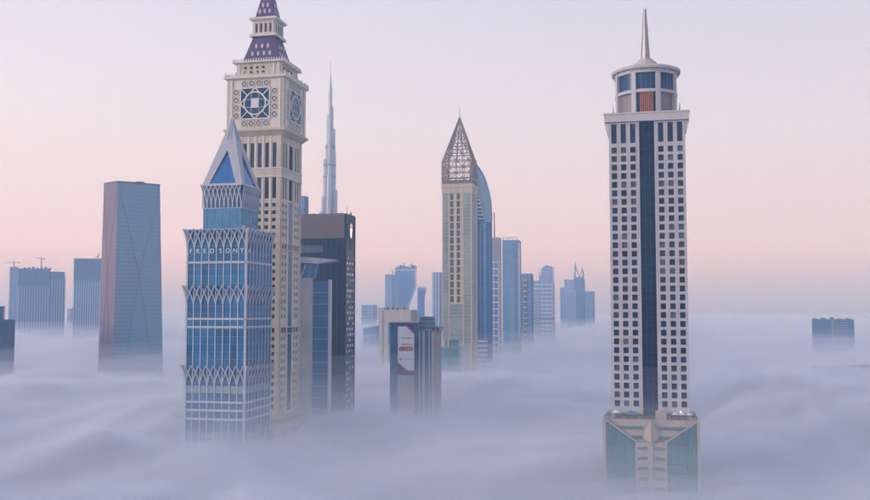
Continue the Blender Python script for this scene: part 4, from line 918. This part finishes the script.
def crane(px, y0, y1, D, jib_px, tilt, label, back=6.0, grp=None, depth=0.0):
    c = surf('crane_steel', (0.30, 0.16, 0.12), 0.6); Z = lambda y: wz(y, D)
    t = thing('tower_crane', label, 'crane', (wx(px, y1, D), D + depth, Z(y0)), 0, grp); s = D / 935.0
    h = Z(y1) - Z(y0); r = 0.5 * s * 0.72
    part('mast', MB().bar((0, 0, 0), (0, 0, h), r), c, t)
    ln = jib_px * s
    part('jib', MB().bar((0, 0, h), (ln * math.cos(tilt), 0, h + abs(ln) * math.sin(tilt)), r * 0.8, 4, r * 0.5), c, t)
    part('counter_jib', MB().bar((0, 0, h), (-math.copysign(back * s, ln), 0, h + 0.3), r * 0.8), c, t)
    part('apex', MB().bar((0, 0, h), (0, 0, h + 2.4 * s), r * 0.6), c, t)
    part('cab', MB().box(-r * 1.6, r * 1.6, -r * 3.5, -r * 1.2, h - 3, h - 0.5), surf('crane_cab', (0.5, 0.48, 0.45)), t)
    part('counterweight', MB().box(-math.copysign(back * s, ln) - 1.5, -math.copysign(back * s, ln) + 1.5, -1, 1, h - 2.5, h + 0.2), surf('pale_concrete', (0.36, 0.35, 0.37)), t)
HAZE_BLUE = (0.92, 1.20, 1.52)  # blues and lightens far glass: part of the distance haze sits in its colour
gblue = lambda n, c, f=3.6, lc=None, **k: glass(n, tuple(a * q for a, q in zip(c, HAZE_BLUE)), 0.18, 0.2, 1.6, 0.1, floor=(f, 0.22, lc or tuple(x * 1.45 * q for x, q in zip(c, HAZE_BLUE))), **k)
conc = surf('hazed_concrete', (0.20, 0.25, 0.33), 0.9); pale = surf('hazed_pale_cladding', (0.37, 0.43, 0.52), 0.7); bluet = surf('far_blue_trim', (0.14, 0.23, 0.37), 0.6)  # concrete and pale cladding are blued too, haze put into the base colour
# dark stepped block at the edge
r_, W_, zt_, s_ = far_tower('stepped_block', 'low dark blue stepped glass block standing alone in the fog', 'building', -26, 14.8, 321.5, 905, 34, gblue('dark_block_glass', (0.030, 0.070, 0.115)), surf('dark_block_trim', (0.030, 0.075, 0.16)), 12, 9, R(22))
part('upper_step', MB().box(-W_ / 2, W_ / 2 - 9.2 * s_, -16, 12, zt_, wz(307, 905)), gblue('dark_block_glass', (0, 0, 0)), r_)
part('step_parapet', MB().box(-W_ / 2, W_ / 2 - 9.0 * s_, -16.3, 12.3, wz(307, 905), wz(306.2, 905)), surf('dark_block_trim', (0, 0, 0)), r_)
# building-site towers behind
Dl = 1950
ste = surf('site_sheeting', (0.10, 0.19, 0.32), 0.8); lite = surf('hazed_light_fin', (0.32, 0.41, 0.53), 0.7)  # fin colour is blued to stand in for haze over the distance
r_, W_, zt_, s_ = far_tower('building_site_tower', 'unfinished tower with sheeted dark upper floors under two cranes', 'skyscraper', 18, 49, 269, Dl, 50, gblue('site_glass', (0.10, 0.155, 0.24)), lite, 12, 0, R(20), 1.6, 0.8, parapet=False)
part('sheeting', MB().box(-W_ / 2 - 0.8, W_ / 2 + 0.8, -26, 20, wz(286.5, Dl), wz(268.5, Dl)), ste, r_)
for i in range(7): part('climbing_form', MB().box(-W_ / 2 + 8 + i * 8.2, -W_ / 2 + 12.5 + i * 8.2, -25, -10, zt_, zt_ + 3.4 + (i % 3)), ste, r_)
part('side_wing', MB().box(W_ / 2, W_ / 2 + 14.5 * s_, -20, 22, 0, wz(271, Dl)), gblue('site_glass', (0, 0, 0)), r_)
for i in range(6): part('wing_fin', MB().box(W_ / 2 + 1 + i * 5, W_ / 2 + 2.6 + i * 5, -21, -20, 0, wz(279, Dl)), lite, r_)
part('wing_fringe', MB().box(W_ / 2 + 14.5 * s_ - 0.1, W_ / 2 + 15.4 * s_, -12, 10, 0, wz(276, Dl)), lite, r_)
far_tower('slim_site_tower', 'slim pale unfinished tower beside the sheeted one', 'skyscraper', 8.8, 17.5, 267.5, 2150, 30, gblue('slim_site_glass', (0.17, 0.22, 0.30)), pale, 3, 0, R(21), 1.4)
crane(14.2, 268, 262.6, 2140, -8, 0.0, 'tower crane with level jib on the slim unfinished tower', 5)
crane(40.6, 269, 258.6, 1955, -10, 0.22, 'tower crane with raised jib on the sheeted unfinished tower', 3, None, 5)
r_, W_, zt_, s_ = far_tower('striped_site_tower', 'unfinished tower with bare dark top floors over pale vertical stripes', 'skyscraper', 73.5, 101.5, 258.5, 1850, 46, gblue('striped_site_glass', (0.12, 0.18, 0.27)), lite, 1, 0, R(16), 1.0, parapet=False)
for i in range(12): part('pale_fin', MB().box(-W_ / 2 + 4 + i * 4.3, -W_ / 2 + 5.8 + i * 4.3, -23.7, -23, 0, wz(280.5, 1850)), lite, r_)
part('sheeting', MB().box(-W_ / 2 - 1.2, W_ / 2, -24, 20, wz(280, 1850), wz(260.5, 1850)), ste, r_)
part('top_deck', MB().box(-W_ / 2 - 2.2, W_ / 2, -25, 22, wz(260, 1850), wz(258.3, 1850)), conc, r_)
for i in range(11): part('edge_platform', MB().box(-W_ / 2 - 2.4, -W_ / 2 - 0.2, -22, -6, wz(264 + i * 4.4, 1850) - 0.8, wz(264 + i * 4.4, 1850) + 0.8), conc, r_)
crane(97.3, 259, 256.5, 1852, 4.5, 1.22, 'luffing crane with steep jib on the striped unfinished tower', 1.5, None, 4)
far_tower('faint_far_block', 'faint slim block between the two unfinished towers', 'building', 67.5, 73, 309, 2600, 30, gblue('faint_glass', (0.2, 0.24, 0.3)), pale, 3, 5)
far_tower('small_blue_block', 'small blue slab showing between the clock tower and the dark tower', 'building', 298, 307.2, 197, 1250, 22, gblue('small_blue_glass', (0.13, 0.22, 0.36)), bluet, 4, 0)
# behind the banner block
D = 1330
r_ = thing('drum_building', 'low round blue glass building with a slanted rim behind the banner block', 'building', (wx(376.5, 335, D), D + 18, 0))
s = D / 935
b = MB(); n = 40; rr = 14.5 * s
ring = [(rr * math.sin(2 * math.pi * i / n), -rr * math.cos(2 * math.pi * i / n)) for i in range(n)]
vs = [(x, y, 0) for x, y in ring] + [(x, y, wz(327 - 2.5 * x / rr - 1.0, D)) for x, y in ring]
b.add(vs, [tuple(range(n, 2 * n))] + [(i, (i + 1) % n, n + (i + 1) % n, n + i) for i in range(n)])
part('body', b, gblue('drum_glass', (0.085, 0.165, 0.27)), r_)
for dy, th in ((0.0, 0.9), (8.5, 0.7)):
    b = MB()
    for i in range(n):
        (xa, ya), (xb, yb) = ring[i], ring[(i + 1) % n]
        b.bar((xa * 1.01, ya * 1.01, wz(327 - 2.5 * xa / rr + dy - 1, D)), (xb * 1.01, yb * 1.01, wz(327 - 2.5 * xb / rr + dy - 1, D)), th)
    part('rim', b, pale, r_)
r_, W_, zt_, s_ = far_tower('portal_block', 'beige portal-framed block with cluttered roof rising behind the banner block', 'building', 380, 416.5, 311.5, 950, 24, surf('portal_render', (0.42, 0.41, 0.42), 0.85, var=0.1, joints=(3.0, 2.2)), surf('portal_render', (0, 0, 0)), 2, 0, GRID, 3.0, 0.8)
for x, w, h in ((-12, 2.6, 2.6), (-7, 4.0, 3.6), (-1.5, 3.0, 2.0), (4.5, 5.0, 2.6), (10, 2.0, 1.6)): part('roof_unit', MB().box(x - w / 2, x + w / 2, -6, 0.5, zt_ + 1.6, zt_ + 1.6 + h), surf('roof_equipment_grey', (0, 0, 0)), r_)
for x, h in ((-11, 7), (-4.0, 5), (9, 4)): part('roof_mast', MB().bar((x, -3, zt_), (x, -3, zt_ + 1.6 + h), 0.13), surf('roof_equipment_grey', (0, 0, 0)), r_)
part('portal_opening', MB().box(-W_ / 2 + 9, W_ / 2 - 3, -12.75, -12.02, 0, zt_ - 11), gblue('portal_glass', (0.10, 0.15, 0.21)), r_)
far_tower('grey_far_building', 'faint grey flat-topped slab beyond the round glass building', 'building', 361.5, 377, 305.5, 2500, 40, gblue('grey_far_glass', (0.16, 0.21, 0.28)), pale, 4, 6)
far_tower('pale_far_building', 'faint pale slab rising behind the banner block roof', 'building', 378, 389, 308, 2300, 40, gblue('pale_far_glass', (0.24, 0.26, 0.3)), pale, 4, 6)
Dc = 2350; s = Dc / 935
r_, W_, zt_, s_ = far_tower('notched_site_tower', 'unfinished blue glass tower with ragged top and a side cut away in a long slant', 'skyscraper', 395.3, 416.6, 268, Dc, 44, gblue('notched_upper_glass', (0.13, 0.20, 0.31)), bluet, 6, 0, R(-6), 1.4, parapet=False)
r_.children[0].data = MB().prism([(-W_ / 2, 0), (W_ / 2 - 13 * s, 0), (W_ / 2 - 13 * s, wz(312, Dc)), (W_ / 2 - 8.5 * s, wz(309, Dc)), (W_ / 2, wz(287, Dc)), (W_ / 2, zt_), (-W_ / 2, zt_)], -22, 22).mesh('body', gblue('notched_upper_glass', (0, 0, 0)))
for c in list(r_.children):
    if c.name.startswith('pier') and c.location.x > 4: bpy.data.objects.remove(c)
part('glass_face', MB().prism([(-W_ / 2 + 4 * s, 0), (W_ / 2 - 13 * s, 0), (W_ / 2 - 13 * s, wz(312, Dc)), (W_ / 2 - 8.7 * s, wz(309, Dc)), (W_ / 2 - 1 * s, wz(289, Dc)), (W_ / 2 - 1 * s, wz(277, Dc)), (-W_ / 2 + 4 * s, wz(277, Dc))], -23.2, -22.1), gblue('notched_face_glass', (0.075, 0.135, 0.24)), r_)
for i in range(7): part('climbing_form', MB().box(-W_ / 2 + 1 + i * 7.6, -W_ / 2 + 5.5 + i * 7.6, -20, 5, zt_, zt_ + 3 + (i * 7 % 4) * 1.5), bluet, r_)
part('top_floor', MB().box(-W_ / 2 - 0.8, W_ / 2 + 0.8, -23, 23, wz(270.5, Dc), wz(269.4, Dc)), pale, r_)
far_tower('plain_site_tower', 'plain lighter blue slab leaning against the ragged unfinished tower', 'skyscraper', 385.2, 395, 275, 2480, 30, gblue('plain_site_glass', (0.18, 0.245, 0.34)), bluet, 3, 8)
crane(392.6, 275, 272.5, 2480, -7, 1.12, 'luffing crane leaning from the plain lighter blue slab', 2, None, 6)
crane(404.5, 268, 263.5, Dc, 1.6, 1.45, 'luffing crane with upright jib on the ragged unfinished tower', 2, 'upright luffing cranes', 10)
crane(411.5, 268, 264.8, Dc, 3.0, 1.0, 'luffing crane with half-raised jib on the ragged unfinished tower', 2, None, 10)
Dk = 2300; s = Dk / 935
r_ = thing('flared_core', 'slim blue tower core with a flared top standing in the slanted notch', 'building', (wx(421, 300, Dk), Dk + 10, 0))
part('core', MB().prism([(-3.6 * s, 0), (3.6 * s, 0), (3.6 * s, wz(297, Dk)), (5.2 * s, wz(288.5, Dk)), (-3.6 * s, wz(288.5, Dk))], -9, 9), gblue('notched_face_glass', (0, 0, 0)), r_)
for i in range(6): part('wall_stub', MB().box((-3.5 + i * 1.4) * s, (-2.7 + i * 1.4) * s, -9.2, 6, wz(288.5, Dk), wz(287 - (i * 5 % 3) * 0.5, Dk)), bluet, r_)
part('deck', MB().box(-3.8 * s, 5.4 * s, -9.5, 9.5, wz(290.5, Dk), wz(289.8, Dk)), pale, r_)
far_tower('pale_pier_tower', 'slim pale blue tower directly behind the gold lattice tower', 'skyscraper', 432.5, 442.5, 273, 1500, 24, gblue('pier_tower_glass', (0.12, 0.21, 0.33)), pale, 3, 0, GRID, 2.2)
# teal rounded block at the foot of the lattice tower
D = 860; s = D / 935
r_ = thing('teal_bow_building', 'low teal glass building with a bowed front at the foot of the lattice tower', 'building', (wx(447.5, 345, D), D + 14, 0), GRID)
teal = glass('teal_bow_glass', (0.025, 0.16, 0.19), 0.12, 0.15, 1.6, 0.1, floor=(3.6, 0.08, (0.05, 0.20, 0.24)))
bow = [(-12.5 * s + i * 25 * s / 12, -9 * s * math.sin(math.pi * (0.12 + 0.76 * i / 12))) for i in range(13)] + [(12.5 * s, 12), (-12.5 * s, 12)]
part('body', MB().plan(bow, 0, wz(348.5, D)), teal, r_)
part('roof_rim', MB().plan([(x * 1.03, y * 1.05) for x, y in bow], wz(348.5, D), wz(347.6, D)), surf('teal_rim', (0.10, 0.24, 0.28)), r_)
part('roof_house', MB().box(-4 * s, 9.5 * s, 0, 10, wz(347.6, D), wz(341, D)), surf('teal_dark_house', (0.06, 0.13, 0.18)), r_)
for i in range(2): part('roof_column', MB().box((-3.5 + i * 4) * s, (-2.5 + i * 4) * s, -0.7, 0, wz(347.6, D), wz(340, D)), surf('gold_trim', (0.46, 0.34, 0.20)), r_)
# row of towers to the right of the lattice tower
r_, W_, zt_, s_ = far_tower('masted_tower', 'pale banded tower carrying a tall thin rooftop mast', 'skyscraper', 489.5, 501.2, 238, 1150, 20, gblue('masted_glass', (0.12, 0.185, 0.29)), surf('white_band', (0.56, 0.58, 0.62), 0.6), 3, 24, GRID, 1.0, 0.7, band_h=1.7)
part('mast', MB().bar((-0.2, -4, zt_), (-0.2, -4, wz(211.5, 1150)), 0.95, 6, 0.6), surf('mast_steel', (0.16, 0.14, 0.17)), r_)
part('crest_panel', MB().box(-5.2, 5.2, -11, -10.3, wz(262, 1150), zt_ - 0.5), surf('masted_grey_panel', (0.26, 0.28, 0.33)), r_)
r_, W_, zt_, s_ = far_tower('frame_top_tower', 'plain light blue glass slab with an open frame at its roof', 'skyscraper', 503, 521, 241, 1250, 30, gblue('frame_top_glass', (0.13, 0.22, 0.32), 3.6, (0.16, 0.25, 0.34)), surf('frame_top_trim', (0.22, 0.30, 0.38)), 2, 0, GRID, 0.8)
for u in (-W_ / 2 + 0.6, -W_ / 6, W_ / 6, W_ / 2 - 0.6): part('frame_post', MB().box(u - 0.35, u + 0.35, -15, -14.3, zt_ + 1.6, zt_ + 4.4), surf('frame_top_trim', (0, 0, 0)), r_)
part('frame_beam', MB().box(-W_ / 2, W_ / 2, -15.1, -14.2, zt_ + 4.4, zt_ + 5.2), surf('frame_top_trim', (0, 0, 0)), r_)
for i in range(3): part('bright_strip', MB().box(-0.4 + 2.4 * i, 0.8 + 2.4 * i, -15.4, -15.02, 40, zt_ - 6 - 9 * i), surf('frame_bright_strip', (0.25, 0.34, 0.42), 0.4), r_)
r_, W_, zt_, s_ = far_tower('balcony_tower', 'mid-height tower with dark balcony column between taller slabs', 'skyscraper', 520.5, 533, 274.5, 1480, 26, gblue('balcony_tower_glass', (0.15, 0.215, 0.31)), bluet, 4, 18, GRID, 1.4, 1.0)
part('balcony_column', MB().box(-3, 2.4, -14.6, -13.7, 0, zt_ - 7), surf('balcony_shadow_panel', (0.075, 0.10, 0.16)), r_)
for i in range(18): part('balcony', MB().box(-3.4, 2.8, -15.4, -14.6, 50 + i * 8.6, 52 + i * 8.6), pale, r_)
r_, W_, zt_, s_ = far_tower('sail_topped_tower', 'pale tower with a tall sloping crest on its outer half', 'skyscraper', 532.5, 554.5, 282, 1660, 34, gblue('sail_tower_glass', (0.19, 0.245, 0.33)), surf('white_band', (0.56, 0.58, 0.62), 0.6), 5, 22, GRID, 0.8, 0.8, parapet=False, band_h=1.8)
sl = -W_ / 2 + 6.0 * s_
part('crest', MB().prism([(sl, zt_), (sl + 4.5 * s_, wz(267, 1660)), (sl + 8 * s_, wz(265, 1660)), (W_ / 2, wz(266.5, 1660)), (W_ / 2, zt_)], -16.5, 16), gblue('sail_tower_glass', (0, 0, 0)), r_)
for i in range(6): part('crest_fin', MB().box(W_ / 2 - 3 - i * 4.2, W_ / 2 - 1.6 - i * 4.2, -17.3, -16.5, zt_, wz(268 + (i > 4) * 3, 1660)), pale, r_)
part('shoulder', MB().box(-W_ / 2, sl + 3, -17, 10, zt_, wz(280.8, 1660)), bluet, r_)
part('grey_recess', MB().prism([(-W_ / 2 + 4, 60), (-W_ / 2 + 13, 60), (-W_ / 2 + 13, wz(296, 1660)), (-W_ / 2 + 9, wz(289, 1660)), (-W_ / 2 + 4, wz(293, 1660))], -18.2, -17.8), surf('sail_recess', (0.22, 0.30, 0.38)), r_)
part('base_belt', MB().box(-W_ / 2 - 0.6, W_ / 2 + 0.6, -18.4, 17, wz(320, 1660), wz(317.5, 1660)), bluet, r_)
# far cluster with the horned tower
Dh = 2300
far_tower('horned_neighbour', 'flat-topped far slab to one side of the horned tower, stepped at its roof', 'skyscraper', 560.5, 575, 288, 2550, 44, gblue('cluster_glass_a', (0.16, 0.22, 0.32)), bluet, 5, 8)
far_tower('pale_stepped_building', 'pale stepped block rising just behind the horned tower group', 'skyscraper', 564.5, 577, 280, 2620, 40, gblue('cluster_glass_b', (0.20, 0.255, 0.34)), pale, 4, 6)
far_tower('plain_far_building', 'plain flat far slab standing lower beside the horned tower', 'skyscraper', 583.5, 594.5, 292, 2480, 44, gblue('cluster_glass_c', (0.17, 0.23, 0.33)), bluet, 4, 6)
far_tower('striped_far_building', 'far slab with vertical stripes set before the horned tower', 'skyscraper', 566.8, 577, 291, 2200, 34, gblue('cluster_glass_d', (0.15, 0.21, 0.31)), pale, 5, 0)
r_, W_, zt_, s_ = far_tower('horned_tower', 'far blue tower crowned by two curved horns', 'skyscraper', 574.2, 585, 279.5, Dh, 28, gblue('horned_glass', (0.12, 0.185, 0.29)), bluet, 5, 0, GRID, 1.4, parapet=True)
for sgn, yt, ph in ((-1, 261.5, -2.6), (1, 267.5, 3.3)):
    b = MB(); pts = []
    for i in range(8):
        t = i / 7; pts.append((sgn * W_ / 2 * (0.92 - 0.12 * t - 0.7 * t ** 2.2) if sgn > 0 else -W_ / 2 * (0.85 - 0.1 * t) , -6, zt_ + (wz(yt, Dh) - zt_) * t))
    if sgn > 0: pts = [(W_ / 2 * (0.55 + 0.35 * math.sin(math.pi * min(1, t * 1.1))), -6, z) for t, (x, y, z) in zip([i / 7 for i in range(8)], pts)]
    for i in range(7): b.bar(pts[i], pts[i + 1], 2.3 - 0.22 * i)
    part('horn', b, bluet, r_)
part('horn_brace', MB().bar((-W_ / 2 * 0.85, -6, wz(264, Dh)), (W_ / 2 * 0.2, -6, wz(279, Dh)), 1.2), bluet, r_)
part('horn_brace', MB().bar((-W_ / 2 * 0.1, -6, wz(279, Dh)), (W_ / 2 * 0.75, -6, wz(269, Dh)), 1.0), bluet, r_)
part('turret', MB().box(-W_ * 0.32, W_ * 0.32, -10, 8, zt_, wz(277, Dh)), bluet, r_)
# twin slab alone in the fog, and a rooftop breaking the fog before it
Dt = 1450
r_, W_, zt_, s_ = far_tower('twin_building', 'wide blue twin slab with a pale joint standing alone in the fog', 'building', 811.8, 853.5, 320.5, Dt, 30, gblue('twin_slab_glass', (0.09, 0.155, 0.25)), surf('twin_slab_trim', (0.11, 0.17, 0.26)), 14, 0, R(-20), 1.0, 0.5)
part('pale_joint', MB().box(-2.5, 1.0, -16.2, -15, 0, zt_ + 1.4), surf('twin_pale_joint', (0.25, 0.28, 0.34)), r_)
for i in range(11): part('balcony_band', MB().box(3.0, W_ / 2 - 8, -16, -15, zt_ - 5 - i * 3.6, zt_ - 3.6 - i * 3.6), surf('twin_slab_balcony', (0.20, 0.27, 0.37)), r_)
for x, h in ((-26, 1.6), (-14, 2.2), (-1, 3.2), (10, 1.4), (22, 2.0)): part('roof_unit', MB().box(x - 3, x + 3, -8, 4, zt_ + 1.5, zt_ + 1.6 + h), surf('twin_slab_trim', (0, 0, 0)), r_)
Dr = 900
def roof_block(px0, px1, ztop, Dd, label, seed):
    W = (px1 - px0) * Dd / 935
    t = thing('low_rooftop', label, 'building', spot((px0 + px1) / 2, 376, Dd, W, 30, 'mid', R(-20)), R(-20))
    part('body', MB().frustum(W / 2, 15, 0, ztop), surf('low_block_wall', (0.16, 0.17, 0.19)), t)
    part('parapet', MB().frustum(W / 2 + 0.3, 15.3, ztop, ztop + 0.7), surf('low_block_roof', (0.12, 0.13, 0.15)), t)
    rr = random.Random(seed); x = -W / 2 + 2
    while x < W / 2 - 3:
        w = rr.uniform(1.5, 5); h = rr.uniform(0.8, 2.6)
        part('roof_unit', MB().box(x, x + w, -14 + rr.uniform(0, 8), -3, ztop + 0.71, ztop + 0.71 + h), surf('low_block_roof', (0, 0, 0)), t); x += w + rr.uniform(0.4, 4)
roof_block(814, 850, 93.5, Dr, 'dark rooftop with scattered plant barely breaking the fog surface', 3)
roof_block(852, 884, 95.5, Dr - 15, 'slightly higher dark rooftop beside the one barely breaking the fog', 9)
# ------------------------------------------------------------------ fog bank and haze
def volume_mat(name, col, density, aniso=0.0, clear=False):
    m = bpy.data.materials.new(name); m.use_nodes = True
    t = m.node_tree; t.nodes.remove(t.nodes['Principled BSDF'])
    v = t.nodes.new('ShaderNodeVolumePrincipled')
    v.inputs['Color'].default_value = (*col, 1); v.inputs['Density'].default_value = density
    v.inputs['Anisotropy'].default_value = aniso
    if clear: v.inputs['Absorption Color'].default_value = (1, 1, 1, 1)   # scatters, does not absorb: blue most, red least
    t.links.new(v.outputs[0], t.nodes['Material Output'].inputs['Volume'])
    m.cycles.homogeneous_volume = True if hasattr(m.cycles, 'homogeneous_volume') else None
    return m
SWELLS = [(40, 335, 55, 0.5), (-125, 425, 75, 0.55), (-85, 480, 50, 0.3), (-20, 590, 60, 0.35), (-330, 1150, 130, 0.3), (30, 480, 70, 0.3), (330, 870, 90, -0.35)]
def fog_fields(x, y):                                        # broad swells, and rounded billows with sharp valleys between
    w1 = noise.noise(Vector((x / 340.0, y / 340.0, 7.1))); w2 = noise.noise(Vector((x / 340.0, y / 340.0, 2.9)))
    a = noise.noise(Vector((x / 520.0, y / 600.0, 3.7))) + 0.5 * noise.noise(Vector((x / 230.0 + w1, y / 260.0 + w2, 1.3)))
    q = Vector((x / 150.0 + 0.9 * w1, y / 170.0 + 0.9 * w2, 0.4))
    b = abs(noise.noise(q)) + 0.5 * abs(noise.noise(q * 2.1 + Vector((4, 9, 1)))) + 0.3 * abs(noise.noise(q * 4.3 + Vector((1, 2, 8)))) + 0.13 * abs(noise.noise(q * 8.7 + Vector((3, 5, 8))))
    for sx, sy, r, h in SWELLS: a += h * math.exp(-((x - sx) ** 2 + (y - sy) ** 2) / (r * r))
    return a, b
NX, NY, EXT = 260, 300, 5000.0
GX = [EXT * math.sinh(3.2 * (2 * i / NX - 1)) / math.sinh(3.2) for i in range(NX + 1)]
GY = [-330.0 + 5330.0 * (math.exp(2.7 * j / NY) - 1) / (math.exp(2.7) - 1) for j in range(NY + 1)]
FIELD = [[fog_fields(x, y) for x in GX] for y in GY]
def shell(name, dz, bw, dens, k):
    v = []; f = []; W = NX + 1; sc = 1 + 0.004 * k
    for j, y in enumerate(GY):
        for i, x in enumerate(GX):
            a, b = FIELD[j][i]; v.append((x * sc, y * sc, FOG_Z + dz + 13.0 * a + bw * (b - 0.53)))
    for j in range(NY):
        for i in range(NX): f.append((j * W + i, j * W + i + 1, (j + 1) * W + i + 1, (j + 1) * W + i))
    n = len(v); zb = 1.0 + 0.3 * k
    ring = [i for i in range(W)] + [j * W + NX for j in range(1, NY + 1)] + [NY * W + i for i in range(NX - 1, -1, -1)] + [j * W for j in range(NY - 1, 0, -1)]
    for q in ring: v.append((v[q][0], v[q][1], zb))
    m = len(ring)
    for q in range(m): f.append((ring[q], n + q, n + (q + 1) % m, ring[(q + 1) % m]))
    f.append(tuple(n + q for q in range(m - 1, -1, -1)))
    me = bpy.data.meshes.new(name); me.from_pydata(v, [], f); me.update()
    o = bpy.data.objects.new(name, me); COL.objects.link(o)
    me.materials.append(volume_mat(name, FOG_COL, dens)); o['kind'] = 'stuff'
FOG_Z = 89.0; FOG_COL = (0.858, 0.897, 0.963)
for k, (dz, bw, dn) in enumerate([(36, 5, 0.0007), (24, 8, 0.0011), (14, 24, 0.0018), (7, 36, 0.007), (3, 44, 0.028), (0, 48, 0.09), (-3, 48, 0.25)]): shell('fog_bank', dz, bw, dn, k)
bm = bmesh.new(); bmesh.ops.create_cube(bm, size=1.0)
for v in bm.verts:
    v.co.x *= 10800; v.co.y = -500 if v.co.y < 0 else 5300; v.co.z = -2 if v.co.z < 0 else 850
me = bpy.data.meshes.new('haze'); bm.to_mesh(me); hz = bpy.data.objects.new('haze', me); COL.objects.link(hz); hz['kind'] = 'stuff'
me.materials.append(volume_mat('haze', (0.52, 0.75, 1.0), 0.00021, 0.0, True))
